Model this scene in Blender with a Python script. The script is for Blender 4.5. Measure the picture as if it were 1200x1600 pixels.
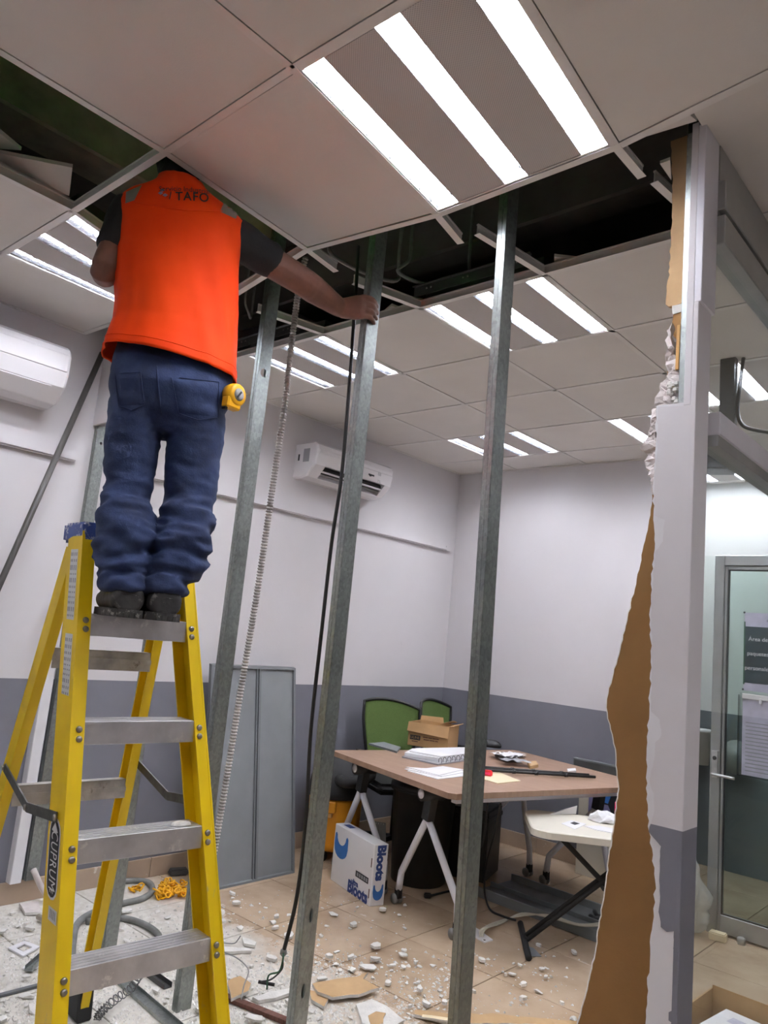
import bpy, bmesh, math, random
from mathutils import Vector, Matrix, noise
from mathutils.bvhtree import BVHTree

for o in list(bpy.data.objects):
    bpy.data.objects.remove(o)
SC = bpy.context.scene
COL = SC.collection
PI = math.pi
rnd = random.Random(7)

# ------------------------------------------------------------------ camera
CAMZ = 1.44
FPX = 1186.0
YAW, PITCH, ROLL = math.radians(42.05), math.radians(9.15), math.radians(5.5)


def cam_axes():
    cy, sy = math.cos(YAW), math.sin(YAW)
    f0 = Vector((-sy, cy, 0)); r = Vector((cy, sy, 0)); up = Vector((0, 0, 1))
    cp, sp = math.cos(PITCH), math.sin(PITCH)
    f = f0 * cp + up * sp; u = up * cp - f0 * sp
    cr, sr = math.cos(ROLL), math.sin(ROLL)
    return r * cr + u * sr, u * cr - r * sr, f


CR, CU, CF = cam_axes()
CAM = Vector((0, 0, CAMZ))
cd = bpy.data.cameras.new('camera')
cam = bpy.data.objects.new('camera', cd)
COL.objects.link(cam)
m3 = Matrix((CR, CU, -CF)).transposed()
cam.matrix_world = Matrix.Translation(CAM) @ m3.to_4x4()
cd.sensor_fit = 'VERTICAL'
cd.sensor_height = 36.0
cd.sensor_width = 27.0
cd.lens = FPX / 1600.0 * 36.0
cd.clip_start = 0.05
SC.camera = cam

# ------------------------------------------------------------------ world, exposure
w = bpy.data.worlds.new('world')
SC.world = w
w.use_nodes = True
w.node_tree.nodes['Background'].inputs[0].default_value = (0.75, 0.8, 0.9, 1)
w.node_tree.nodes['Background'].inputs[1].default_value = 0.0
SC.view_settings.view_transform = 'Standard'
SC.view_settings.look = 'None'
SC.view_settings.gamma = 1.0
SC.view_settings.use_curve_mapping = False
SC.view_settings.exposure = 1.1
TUBE = 50.0          # emission of the fluorescent tubes
TUBE_COL = (0.93, 0.94, 1.0)


def ray(u, v):
    return CF + CR * ((u - 600) / FPX) - CU * ((v - 800) / FPX)


def onz(u, v, z):
    d = ray(u, v); return CAM + d * ((z - CAMZ) / d.z)


def onx(u, v, x):
    d = ray(u, v); return CAM + d * (x / d.x)


def ony(u, v, y):
    d = ray(u, v); return CAM + d * (y / d.y)


# ------------------------------------------------------------------ materials
MATS = {}


def nmat(name):
    m = bpy.data.materials.new(name)
    m.use_nodes = True
    nt = m.node_tree
    b = nt.nodes['Principled BSDF']
    MATS[name] = m
    return m, nt, b


def nd(nt, t, **kw):
    n = nt.nodes.new(t)
    for k, v in kw.items():
        setattr(n, k, v)
    return n


def lk(nt, a, b):
    nt.links.new(a, b)


def pos_node(nt, scale=(1, 1, 1)):
    g = nd(nt, 'ShaderNodeNewGeometry')
    mp = nd(nt, 'ShaderNodeMapping')
    mp.inputs['Scale'].default_value = scale
    lk(nt, g.outputs['Position'], mp.inputs['Vector'])
    return mp.outputs['Vector']


def ramp(nt, fac, stops, interp='LINEAR'):
    r = nd(nt, 'ShaderNodeValToRGB')
    r.color_ramp.interpolation = interp
    el = r.color_ramp.elements
    while len(el) < len(stops):
        el.new(0.5)
    for e, (p, c) in zip(el, stops):
        e.position = p
        e.color = (c[0], c[1], c[2], 1) if hasattr(c, '__len__') else (c, c, c, 1)
    lk(nt, fac, r.inputs[0])
    return r.outputs[0]


def noise_n(nt, vec, scale, detail=3, rough=0.55):
    n = nd(nt, 'ShaderNodeTexNoise')
    n.inputs['Scale'].default_value = scale
    n.inputs['Detail'].default_value = detail
    n.inputs['Roughness'].default_value = rough
    lk(nt, vec, n.inputs['Vector'])
    return n.outputs['Fac']


def mixc(nt, fac, a, b):
    m = nd(nt, 'ShaderNodeMix', data_type='RGBA')
    if isinstance(fac, (int, float)):
        m.inputs[0].default_value = fac
    else:
        lk(nt, fac, m.inputs[0])
    for i, c in ((6, a), (7, b)):
        if hasattr(c, 'links') or hasattr(c, 'is_linked'):
            lk(nt, c, m.inputs[i])
        else:
            m.inputs[i].default_value = (c[0], c[1], c[2], 1)
    return m.outputs[2]


def math_n(nt, op, a, b=None, clamp=False):
    m = nd(nt, 'ShaderNodeMath', operation=op, use_clamp=clamp)
    for i, x in ((0, a), (1, b)):
        if x is None:
            continue
        if isinstance(x, (int, float)):
            m.inputs[i].default_value = x
        else:
            lk(nt, x, m.inputs[i])
    return m.outputs[0]


def bump(nt, b, h, strength=0.3, dist=0.01):
    n = nd(nt, 'ShaderNodeBump')
    n.inputs['Strength'].default_value = strength
    n.inputs['Distance'].default_value = dist
    lk(nt, h, n.inputs['Height'])
    lk(nt, n.outputs[0], b.inputs['Normal'])


def mat(name, col, rough=0.6, metal=0.0, var=0.12, vscale=6.0, bmp=0.0, bscale=80.0, spec=None, stretch=(1, 1, 1),
        dirt=None, dirt_scale=9.0, dirt_lo=0.58):
    m, nt, b = nmat(name)
    v = pos_node(nt, stretch)
    n = noise_n(nt, v, vscale, 4)
    lo = [max(0, c * (1 - var)) for c in col]
    hi = [min(1, c * (1 + var)) for c in col]
    c = ramp(nt, n, [(0.3, lo), (0.7, hi)])
    if dirt:
        d = noise_n(nt, v, dirt_scale, 6, 0.7)
        f = ramp(nt, d, [(dirt_lo, 0.0), (dirt_lo + 0.07, 1.0)])
        c = mixc(nt, f, c, dirt)
    lk(nt, c, b.inputs['Base Color'])
    b.inputs['Roughness'].default_value = rough
    b.inputs['Metallic'].default_value = metal
    if spec is not None:
        b.inputs['Specular IOR Level'].default_value = spec
    if bmp > 0:
        bump(nt, b, noise_n(nt, v, bscale, 3), bmp, 0.004)
    return m


def wall_mat(name, dado_z, white=(0.72, 0.695, 0.71), grey=(0.185, 0.185, 0.218)):
    m, nt, b = nmat(name)
    v = pos_node(nt)
    sep = nd(nt, 'ShaderNodeSeparateXYZ'); lk(nt, v, sep.inputs[0])
    n = noise_n(nt, v, 2.2, 5)
    wcol = ramp(nt, n, [(0.3, [c * 0.95 for c in white]), (0.7, white)])
    sc = noise_n(nt, v, 14, 6, 0.75)
    scuff = ramp(nt, sc, [(0.66, 0.0), (0.76, 0.35)])
    wcol = mixc(nt, scuff, wcol, [c * 0.7 for c in white])
    gcol = ramp(nt, n, [(0.3, [c * 0.92 for c in grey]), (0.7, [c * 1.06 for c in grey])])
    wob = math_n(nt, 'MULTIPLY', noise_n(nt, v, 3.0, 2), 0.006)
    zz = math_n(nt, 'ADD', sep.outputs[2], wob)
    f = math_n(nt, 'LESS_THAN', zz, dado_z + 0.003)
    lk(nt, mixc(nt, f, wcol, gcol), b.inputs['Base Color'])
    b.inputs['Roughness'].default_value = 0.62
    bump(nt, b, noise_n(nt, v, 60, 4), 0.08, 0.004)
    return m


wall_mat('wall_paint', 1.06)
wall_mat('wall_paint_hall', 1.105, (0.78, 0.78, 0.77), (0.17, 0.185, 0.2))
mat('ceiling_tile', (0.76, 0.725, 0.69), 0.8, var=0.035, vscale=3, bmp=0.12, bscale=260)
mat('grid_white', (0.78, 0.75, 0.72), 0.45, var=0.05)
mat('steel_dark', (0.09, 0.09, 0.09), 0.5, 0.5, var=0.2)
mat('deck_dark', (0.13, 0.12, 0.11), 0.9, var=0.4, vscale=2)
mat('deck_green', (0.015, 0.55, 0.015), 0.7, var=0.3, vscale=3, stretch=(6, 1, 1))
mat('beam_grey', (0.42, 0.37, 0.3), 0.85, var=0.25, vscale=7)
mat('grout', (0.13, 0.1, 0.075), 0.9)
mat('base_tile', (0.46, 0.35, 0.26), 0.35, var=0.12, vscale=4, dirt=(0.7, 0.68, 0.64), dirt_scale=6, dirt_lo=0.62)
mat('alu_frame', (0.42, 0.43, 0.43), 0.38, 0.6, var=0.08)
mat('alu_light', (0.74, 0.73, 0.78), 0.4, 0.0, var=0.04)
mat('alu_step', (0.62, 0.61, 0.62), 0.36, 0.75, var=0.16, vscale=12, bmp=0.12, bscale=60, dirt=(0.8, 0.79, 0.77), dirt_scale=16, dirt_lo=0.6)
mat('alu_dusty', (0.46, 0.44, 0.42), 0.55, 0.4, var=0.3, vscale=14, dirt=(0.2, 0.17, 0.14), dirt_scale=20, dirt_lo=0.62)
mat('fiberglass', (0.80, 0.55, 0.004), 0.42, var=0.1, vscale=7, dirt=(0.55, 0.45, 0.16), dirt_scale=13, dirt_lo=0.66, stretch=(1, 1, 0.4))
mat('cap_blue', (0.05, 0.09, 0.30), 0.5, var=0.2, vscale=14, dirt=(0.62, 0.62, 0.66), dirt_scale=30, dirt_lo=0.54)
mat('rivet', (0.28, 0.26, 0.23), 0.4, 0.8)
mat('spreader', (0.14, 0.14, 0.13), 0.5, 0.7, var=0.3, vscale=30)
mat('black_plastic', (0.012, 0.012, 0.013), 0.45, var=0.2)
mat('black_rubber', (0.02, 0.02, 0.021), 0.75, var=0.2)
mat('dark_cable', (0.018, 0.017, 0.017), 0.55)
mat('pole_dark', (0.06, 0.055, 0.05), 0.55, var=0.15)
mat('white_metal', (0.74, 0.74, 0.8), 0.35, var=0.03)
mat('grey_panel', (0.15, 0.16, 0.168), 0.5, var=0.07, vscale=5)
mat('grey_panel_light', (0.2, 0.212, 0.222), 0.45, var=0.07, vscale=5)
mat('white_plastic', (0.8, 0.79, 0.8), 0.3, var=0.03, vscale=2)
mat('cream_plastic', (0.74, 0.7, 0.6), 0.4, var=0.04, vscale=3)
mat('ac_white', (0.83, 0.81, 0.83), 0.22, var=0.02, vscale=2)
mat('fan_black', (0.03, 0.03, 0.03), 0.6)
mat('cardboard', (0.42, 0.25, 0.11), 0.8, var=0.1, vscale=8, bmp=0.06, bscale=50)
mat('paper_brown', (0.25, 0.125, 0.035), 0.85, var=0.1, vscale=5, bmp=0.1, bscale=120)
mat('paper_tan', (0.46, 0.3, 0.15), 0.85, var=0.12, vscale=8)
mat('paper_white', (0.78, 0.77, 0.79), 0.75, var=0.03, vscale=10)
mat('paper_cream', (0.78, 0.66, 0.45), 0.75, var=0.03)
mat('gypsum', (0.74, 0.72, 0.68), 0.95, var=0.1, vscale=20, bmp=0.6, bscale=90)
mat('gypsum_pink', (0.66, 0.6, 0.58), 0.95, var=0.12, vscale=16, bmp=0.9, bscale=60)
mat('bin_black', (0.012, 0.012, 0.012), 0.5, var=0.2)
mat('vac_orange', (0.72, 0.3, 0.01), 0.45, var=0.08)
mat('print_blue', (0.03, 0.15, 0.45), 0.55, var=0.1, vscale=20)
mat('print_navy', (0.03, 0.06, 0.22), 0.55)
mat('print_black', (0.012, 0.013, 0.018), 0.55)
mat('print_dark_green', (0.008, 0.025, 0.035), 0.5)
mat('print_white', (0.75, 0.75, 0.76), 0.6)
mat('print_grey', (0.3, 0.3, 0.32), 0.6)
mat('print_purple', (0.22, 0.2, 0.36), 0.6, var=0.15)
mat('print_lilac', (0.5, 0.48, 0.6), 0.6, var=0.12, vscale=20)
mat('red_plastic', (0.72, 0.02, 0.03), 0.4)
mat('pink_plastic', (0.85, 0.03, 0.16), 0.5)
mat('chain_yellow', (0.85, 0.42, 0.005), 0.4, var=0.1)
mat('hose_grey', (0.19, 0.195, 0.185), 0.6, var=0.2, vscale=20)
mat('wood_red', (0.12, 0.05, 0.035), 0.8, var=0.35, vscale=12, stretch=(8, 1, 1))
mat('wire_light', (0.58, 0.54, 0.45), 0.6)
mat('wire_green', (0.02, 0.09, 0.04), 0.6)
mat('bag_plastic', (0.62, 0.64, 0.62), 0.25, var=0.2, vscale=20)
mat('skin', (0.17, 0.07, 0.042), 0.55, var=0.12, vscale=25, bmp=0.08, bscale=220)
mat('hair', (0.01, 0.008, 0.007), 0.7, var=0.3, vscale=60, bmp=0.5, bscale=300)
mat('shirt_black', (0.011, 0.011, 0.012), 0.85, var=0.2, bmp=0.2, bscale=120)
mat('shoe', (0.022, 0.02, 0.019), 0.6, var=0.35, vscale=30, bmp=0.25, bscale=120, dirt=(0.12, 0.11, 0.1), dirt_scale=26, dirt_lo=0.6)
mat('shoe_sole', (0.03, 0.028, 0.026), 0.8, var=0.3, vscale=40, dirt=(0.2, 0.19, 0.17), dirt_scale=40, dirt_lo=0.56)
mat('reflective_grey', (0.22, 0.2, 0.18), 0.45, 0.2, var=0.05)
mat('wood_ochre', (0.55, 0.3, 0.09), 0.7, var=0.2, vscale=20, stretch=(1, 1, 0.2))
mat('spiral_steel', (0.16, 0.16, 0.16), 0.4, 0.7)
mat('caster_grey', (0.28, 0.28, 0.27), 0.5)


def vest_mat():
    m, nt, b = nmat('vest_orange')
    v = pos_node(nt)
    n = noise_n(nt, v, 7, 3)
    lk(nt, ramp(nt, n, [(0.3, (0.78, 0.045, 0.002)), (0.7, (0.86, 0.062, 0.004))]), b.inputs['Base Color'])
    b.inputs['Roughness'].default_value = 0.7
    b.inputs['Specular IOR Level'].default_value = 0.15
    bump(nt, b, noise_n(nt, v, 400, 2), 0.1, 0.002)


vest_mat()


def denim_mat():
    m, nt, b = nmat('denim')
    v = pos_node(nt)
    n = noise_n(nt, v, 9, 5, 0.65)
    c = ramp(nt, n, [(0.3, (0.008, 0.015, 0.05)), (0.55, (0.014, 0.028, 0.088)), (0.8, (0.028, 0.05, 0.13))])
    lk(nt, c, b.inputs['Base Color'])
    b.inputs['Roughness'].default_value = 0.85
    h = math_n(nt, 'ADD', math_n(nt, 'MULTIPLY', noise_n(nt, v, 300, 2), 0.3), noise_n(nt, v, 34, 5, .6))
    bump(nt, b, h, 0.35, 0.006)


denim_mat()


def galv_mat():
    m, nt, b = nmat('galvanised')
    v = pos_node(nt, (1, 1, 0.7))
    vo = nd(nt, 'ShaderNodeTexVoronoi'); vo.inputs['Scale'].default_value = 130
    lk(nt, v, vo.inputs['Vector'])
    n = noise_n(nt, v, 8, 5, 0.7)
    f = math_n(nt, 'ADD', math_n(nt, 'MULTIPLY', vo.outputs['Color'], 0.35), math_n(nt, 'MULTIPLY', n, 0.65))
    lk(nt, ramp(nt, f, [(0.25, (0.23, 0.25, 0.24)), (0.75, (0.42, 0.45, 0.43))]), b.inputs['Base Color'])
    b.inputs['Metallic'].default_value = 0.85
    lk(nt, ramp(nt, f, [(0.2, 0.32), (0.8, 0.52)]), b.inputs['Roughness'])


galv_mat()


def floor_mat():
    m, nt, b = nmat('floor_tile')
    v = pos_node(nt)
    sep = nd(nt, 'ShaderNodeSeparateXYZ'); lk(nt, v, sep.inputs[0])
    x, y = sep.outputs[0], sep.outputs[1]
    n = noise_n(nt, v, 3.2, 5, 0.6)
    oi = nd(nt, 'ShaderNodeObjectInfo')
    n = math_n(nt, 'ADD', n, math_n(nt, 'MULTIPLY', math_n(nt, 'SUBTRACT', oi.outputs['Random'], 0.5), 0.12))
    base = ramp(nt, n, [(0.3, (0.40, 0.285, 0.19)), (0.52, (0.52, 0.39, 0.27)), (0.75, (0.6, 0.465, 0.335))])
    # dust: plaster spilled along the line of the removed partition and in the left corner
    band = math_n(nt, 'SUBTRACT', 1.0, math_n(nt, 'DIVIDE', math_n(nt, 'ABSOLUTE', math_n(nt, 'SUBTRACT', y, 1.95)), 0.95), True)
    left = math_n(nt, 'DIVIDE', math_n(nt, 'SUBTRACT', -1.75, x), 1.15)
    left = math_n(nt, 'MINIMUM', math_n(nt, 'MAXIMUM', left, 0.0), 1.0)
    ycut = math_n(nt, 'DIVIDE', math_n(nt, 'SUBTRACT', 2.75, y), 0.75)
    ycut = math_n(nt, 'MINIMUM', math_n(nt, 'MAXIMUM', ycut, 0.0), 1.0)
    zone = math_n(nt, 'ADD', math_n(nt, 'MULTIPLY', band, 0.3), math_n(nt, 'MULTIPLY', math_n(nt, 'MULTIPLY', left, ycut), 0.45))
    fine = noise_n(nt, v, 7, 8, 0.72)
    big = noise_n(nt, v, 2.0, 3)
    d = math_n(nt, 'ADD', math_n(nt, 'ADD', math_n(nt, 'MULTIPLY', fine, 0.62), math_n(nt, 'MULTIPLY', big, 0.3)), zone)
    dust = ramp(nt, d, [(0.56, 0.0), (0.66, 0.35), (0.78, 0.85), (0.95, 0.95)])
    dn = ramp(nt, noise_n(nt, v, 30, 5), [(0.3, (0.56, 0.53, 0.47)), (0.7, (0.74, 0.72, 0.67))])
    c = mixc(nt, dust, base, dn)
    lk(nt, c, b.inputs['Base Color'])
    lk(nt, math_n(nt, 'ADD', math_n(nt, 'MULTIPLY', dust, 0.6), 0.2), b.inputs['Roughness'])
    bump(nt, b, math_n(nt, 'MULTIPLY', fine, dust), 0.35, 0.01)


floor_mat()


def table_mat():
    m, nt, b = nmat('table_brown')
    v = pos_node(nt, (1, 6, 1))
    n = noise_n(nt, v, 9, 5, 0.6)
    lk(nt, ramp(nt, n, [(0.3, (0.27, 0.165, 0.11)), (0.7, (0.35, 0.225, 0.155))]), b.inputs['Base Color'])
    b.inputs['Roughness'].default_value = 0.42


table_mat()


def mesh_green():
    m, nt, b = nmat('mesh_green')
    v = pos_node(nt)
    n = noise_n(nt, v, 420, 2)
    lk(nt, ramp(nt, n, [(0.3, (0.06, 0.1, 0.018)), (0.7, (0.12, 0.19, 0.048))]), b.inputs['Base Color'])
    b.inputs['Roughness'].default_value = 0.85


mesh_green()


def perforated():
    m, nt, b = nmat('perforated_panel')
    g = nd(nt, 'ShaderNodeNewGeometry')
    sep = nd(nt, 'ShaderNodeSeparateXYZ'); lk(nt, g.outputs['Position'], sep.inputs[0])
    k = 2 * PI / 0.0075
    sx = math_n(nt, 'SINE', math_n(nt, 'MULTIPLY', sep.outputs[0], k))
    sy = math_n(nt, 'SINE', math_n(nt, 'MULTIPLY', sep.outputs[1], k))
    f = math_n(nt, 'GREATER_THAN', math_n(nt, 'MULTIPLY', sx, sy), 0.35)
    lk(nt, mixc(nt, f, (0.6, 0.56, 0.54), (0.4, 0.375, 0.36)), b.inputs['Base Color'])
    b.inputs['Roughness'].default_value = 0.55


perforated()


def emit(name, col, s):
    m, nt, b = nmat(name)
    b.inputs['Base Color'].default_value = (0.9, 0.9, 0.95, 1)
    b.inputs['Emission Color'].default_value = (*col, 1)
    b.inputs['Emission Strength'].default_value = s


emit('tube_light', TUBE_COL, TUBE)
mat('reflector', (0.78, 0.8, 0.84), 0.1, 1.0, var=0.02)
mat('louver', (0.74, 0.76, 0.8), 0.2, 1.0, var=0.02)


def glass_mat(name, tint, refl=0.8):
    m = bpy.data.materials.new(name); m.use_nodes = True
    MATS[name] = m
    nt = m.node_tree
    nt.nodes.remove(nt.nodes['Principled BSDF'])
    out = nt.nodes['Material Output']
    t = nd(nt, 'ShaderNodeBsdfTransparent'); t.inputs[0].default_value = (*tint, 1)
    g = nd(nt, 'ShaderNodeBsdfGlossy'); g.inputs['Roughness'].default_value = 0.02
    fr = nd(nt, 'ShaderNodeFresnel'); fr.inputs[0].default_value = 1.35
    mx = nd(nt, 'ShaderNodeMixShader')
    lk(nt, math_n(nt, 'MULTIPLY', fr.outputs[0], refl), mx.inputs[0])
    lk(nt, t.outputs[0], mx.inputs[1]); lk(nt, g.outputs[0], mx.inputs[2])
    lk(nt, mx.outputs[0], out.inputs[0])


glass_mat('glass_clear', (0.95, 0.975, 0.965), 0.22)
glass_mat('glass_green', (0.82, 0.9, 0.87), 0.6)
glass_mat('film_clear', (0.86, 0.88, 0.88), 1.0)


def film_white():
    m, nt, b = nmat('film_white')
    b.inputs['Base Color'].default_value = (0.7, 0.72, 0.7, 1)
    b.inputs['Roughness'].default_value = 0.25
    b.inputs['Alpha'].default_value = 0.42


film_white()


# ------------------------------------------------------------------ mesh helpers
class MB:
    """collects shapes in world space (through matrix M)"""
    def __init__(self, M=None):
        self.M = M.copy() if M else Matrix.Identity(4)
        self.v = []; self.f = []; self.mi = []; self.cur = 0; self.smooth = []
        self.sm = False

    def add(self, vs, fs):
        o = len(self.v)
        self.v += [self.M @ Vector(p) for p in vs]
        for f in fs:
            self.f.append([i + o for i in f]); self.mi.append(self.cur); self.smooth.append(self.sm)

    def box(self, x0, x1, y0, y1, z0, z1, T=None):
        vs = [Vector((x, y, z)) for z in (z0, z1) for y in (y0, y1) for x in (x0, x1)]
        if T:
            vs = [T @ p for p in vs]
        self.add(vs, [(0, 2, 3, 1), (4, 5, 7, 6), (0, 1, 5, 4), (2, 6, 7, 3), (0, 4, 6, 2), (1, 3, 7, 5)])
        return self

    def bbox(self, x0, x1, y0, y1, z0, z1, b=0.004, seg=1, T=None):
        bm = bmesh.new()
        bmesh.ops.create_cube(bm, size=1)
        for p in bm.verts:
            p.co = Vector(((x0 + x1) / 2 + p.co.x * (x1 - x0), (y0 + y1) / 2 + p.co.y * (y1 - y0), (z0 + z1) / 2 + p.co.z * (z1 - z0)))
        bmesh.ops.bevel(bm, geom=bm.edges[:], offset=b, segments=seg, affect='EDGES', clamp_overlap=True)
        self.addbm(bm, T)
        return self

    def addbm(self, bm, T=None):
        bm.verts.index_update()
        vs = [(T @ p.co) if T else p.co.copy() for p in bm.verts]
        self.add(vs, [[q.index for q in f.verts] for f in bm.faces])
        bm.free()

    def beam(self, p0, p1, ax, w, h):
        """box from p0 to p1; ax = direction of the width w, other side h"""
        p0, p1 = Vector(p0), Vector(p1)
        d = (p1 - p0).normalized()
        a = Vector(ax); a = (a - d * a.dot(d)).normalized()
        c = d.cross(a)
        vs = []
        for p in (p0, p1):
            for sa, sc_ in ((-1, -1), (1, -1), (1, 1), (-1, 1)):
                vs.append(p + a * (sa * w / 2) + c * (sc_ * h / 2))
        self.add(vs, [(3, 2, 1, 0), (4, 5, 6, 7), (0, 1, 5, 4), (1, 2, 6, 5), (2, 3, 7, 6), (3, 0, 4, 7)])
        return self

    def tube(self, pts, r, seg=8, cap=True, rfun=None):
        pts = [Vector(p) for p in pts]
        n = len(pts)
        t0 = (pts[1] - pts[0]).normalized()
        up = Vector((0, 0, 1)) if abs(t0.z) < 0.9 else Vector((1, 0, 0))
        a = t0.cross(up).normalized()
        vs = []; fs = []
        for i, p in enumerate(pts):
            t = (pts[min(i + 1, n - 1)] - pts[max(i - 1, 0)])
            t = t.normalized() if t.length > 1e-9 else t0
            a = (a - t * a.dot(t))
            a = a.normalized() if a.length > 1e-6 else t.orthogonal().normalized()
            b = t.cross(a)
            rr = rfun(i) if rfun else (r[i] if hasattr(r, '__len__') else r)
            for k in range(seg):
                q = 2 * PI * k / seg
                vs.append(p + (a * math.cos(q) + b * math.sin(q)) * rr)
        for i in range(n - 1):
            for k in range(seg):
                k2 = (k + 1) % seg
                fs.append((i * seg + k, i * seg + k2, (i + 1) * seg + k2, (i + 1) * seg + k))
        if cap:
            fs.append(tuple(range(seg - 1, -1, -1)))
            fs.append(tuple((n - 1) * seg + k for k in range(seg)))
        s = self.sm; self.sm = True
        self.add(vs, fs); self.sm = s
        return self

    def cyl(self, p0, p1, r, seg=16, r1=None):
        return self.tube([p0, p1], [r, r if r1 is None else r1], seg)

    def lathe(self, prof, c=(0, 0, 0), seg=24, T=None, sx=1.0, sy=1.0):
        vs = []; fs = []
        for (r, z) in prof:
            for k in range(seg):
                q = 2 * PI * k / seg
                p = Vector((c[0] + r * sx * math.cos(q), c[1] + r * sy * math.sin(q), c[2] + z))
                vs.append(T @ p if T else p)
        for i in range(len(prof) - 1):
            for k in range(seg):
                k2 = (k + 1) % seg
                fs.append((i * seg + k, i * seg + k2, (i + 1) * seg + k2, (i + 1) * seg + k))
        if prof[0][0] > 1e-5:
            fs.append(tuple(range(seg - 1, -1, -1)))
        if prof[-1][0] > 1e-5:
            fs.append(tuple((len(prof) - 1) * seg + k for k in range(seg)))
        s = self.sm; self.sm = True
        self.add(vs, fs); self.sm = s
        return self

    def poly(self, pts, nrm, thick):
        """flat polygon (possibly concave) extruded by thick along nrm"""
        nrm = Vector(nrm).normalized()
        pts = [Vector(p) for p in pts]
        bm = bmesh.new()
        vs = [bm.verts.new(p) for p in pts]
        f = bm.faces.new(vs)
        r = bmesh.ops.extrude_face_region(bm, geom=[f])
        for g in r['geom']:
            if isinstance(g, bmesh.types.BMVert):
                g.co += nrm * thick
        bmesh.ops.triangulate(bm, faces=[q for q in bm.faces if len(q.verts) > 4])
        bmesh.ops.recalc_face_normals(bm, faces=bm.faces[:])
        self.addbm(bm)
        return self


def rotT(c, rz=0, rx=0, ry=0):
    return Matrix.Translation(Vector(c)) @ Matrix.Rotation(rz, 4, 'Z') @ Matrix.Rotation(rx, 4, 'X') @ Matrix.Rotation(ry, 4, 'Y')


ROOTM = {}


def thing(name, label, cat, loc=(0, 0, 0), rotz=0.0, group=None):
    o = bpy.data.objects.new(name, None); COL.objects.link(o)
    o.empty_display_size = 0.1
    M = rotT(loc, rotz)
    o.matrix_world = M
    o.location = loc; o.rotation_euler = (0, 0, rotz)
    ROOTM[o] = M
    o['label'] = label; o['category'] = cat
    if group:
        o['group'] = group
    return o


def tag(o, label, cat, group=None):
    o['label'] = label; o['category'] = cat
    if group:
        o['group'] = group
    return o


def mesh_from(name, vs, fs, mats, mi=None, sm=None):
    me = bpy.data.meshes.new(name)
    me.from_pydata([tuple(v) for v in vs], [], fs)
    for m in mats:
        me.materials.append(MATS[m])
    if mi and len(mats) > 1:
        me.polygons.foreach_set('material_index', mi)
    if sm:
        me.polygons.foreach_set('use_smooth', sm)
    me.update()
    return me


def obj(name, mb, mats, parent=None, smooth=None, fixn=False):
    if isinstance(mats, str):
        mats = [mats]
    vs = mb.v
    sm = mb.smooth if smooth is None else [smooth] * len(mb.f)
    if parent is not None:
        M = ROOTM[parent]
        Mi = M.inverted()
        vs = [Mi @ p for p in vs]
        me = mesh_from(name, vs, mb.f, mats, mb.mi, sm)
        o = bpy.data.objects.new(name, me); COL.objects.link(o)
        o.parent = parent
        ROOTM[o] = M
    else:
        xs = [p.x for p in vs]; ys = [p.y for p in vs]; zs = [p.z for p in vs]
        c = Vector(((min(xs) + max(xs)) / 2, (min(ys) + max(ys)) / 2, min(zs)))
        me = mesh_from(name, [p - c for p in vs], mb.f, mats, mb.mi, sm)
        o = bpy.data.objects.new(name, me); COL.objects.link(o)
        o.location = c
        ROOTM[o] = Matrix.Translation(c)
    if fixn:
        bm = bmesh.new(); bm.from_mesh(me)
        bmesh.ops.recalc_face_normals(bm, faces=bm.faces[:])
        bm.to_mesh(me); bm.free()
    return o


def sub(name, mb, mats, part, **kw):
    """sub-part of a part (the part sits at its thing's origin, so the matrix is the same)"""
    return obj(name, mb, mats, part, **kw)


def struct(name, mb, mats, parent=None):
    o = obj(name, mb, mats, parent)
    if parent is None:
        o['kind'] = 'structure'
    return o


def text_mesh(s, size=1.0, extrude=0.0, spacing=1.0, bold=0.0, align='CENTER'):
    """vertices (2D, centred) and faces of a line of lettering"""
    cu = bpy.data.curves.new('lettering', 'FONT')
    cu.body = s; cu.size = size; cu.align_x = align; cu.align_y = 'CENTER'
    cu.space_character = spacing; cu.offset = bold; cu.resolution_u = 3
    cu.fill_mode = 'FRONT'
    to = bpy.data.objects.new('lettering', cu); COL.objects.link(to)
    dg = bpy.context.evaluated_depsgraph_get()
    me = bpy.data.meshes.new_from_object(to.evaluated_get(dg))
    vs = [v.co.copy() for v in me.vertices]; fs = [list(p.vertices) for p in me.polygons]
    bpy.data.objects.remove(to); bpy.data.curves.remove(cu); bpy.data.meshes.remove(me)
    return vs, fs


def put_text(mb, s, origin, right, up, size, out=0.001, tall=1.0, **kw):
    vs, fs = text_mesh(s, size, **kw)
    r, u = Vector(right).normalized(), Vector(up).normalized()
    n = r.cross(u)
    o = Vector(origin)
    mb.add([o + r * p.x + u * (p.y * tall) + n * out for p in vs], fs)


def smooth_pts(pts, n=6):
    """Catmull-Rom through the points"""
    P = [Vector(p) for p in pts]
    P = [P[0] * 2 - P[1]] + P + [P[-1] * 2 - P[-2]]
    out = []
    for i in range(1, len(P) - 2):
        for k in range(n):
            t = k / n
            a, b, c, d = P[i - 1], P[i], P[i + 1], P[i + 2]
            out.append(0.5 * ((2 * b) + (c - a) * t + (2 * a - 5 * b + 4 * c - d) * t * t + (3 * b - a - 3 * c + d) * t ** 3))
    out.append(P[-2].copy())
    return out


def quadmap(c00, c10, c01, c11):
    c00, c10, c01, c11 = [Vector(c) for c in (c00, c10, c01, c11)]

    def g(s, t, h=0.0):
        p = c00 * (1 - s) * (1 - t) + c10 * s * (1 - t) + c01 * (1 - s) * t + c11 * s * t
        return p + Vector((0, 0, h))
    return g


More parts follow.
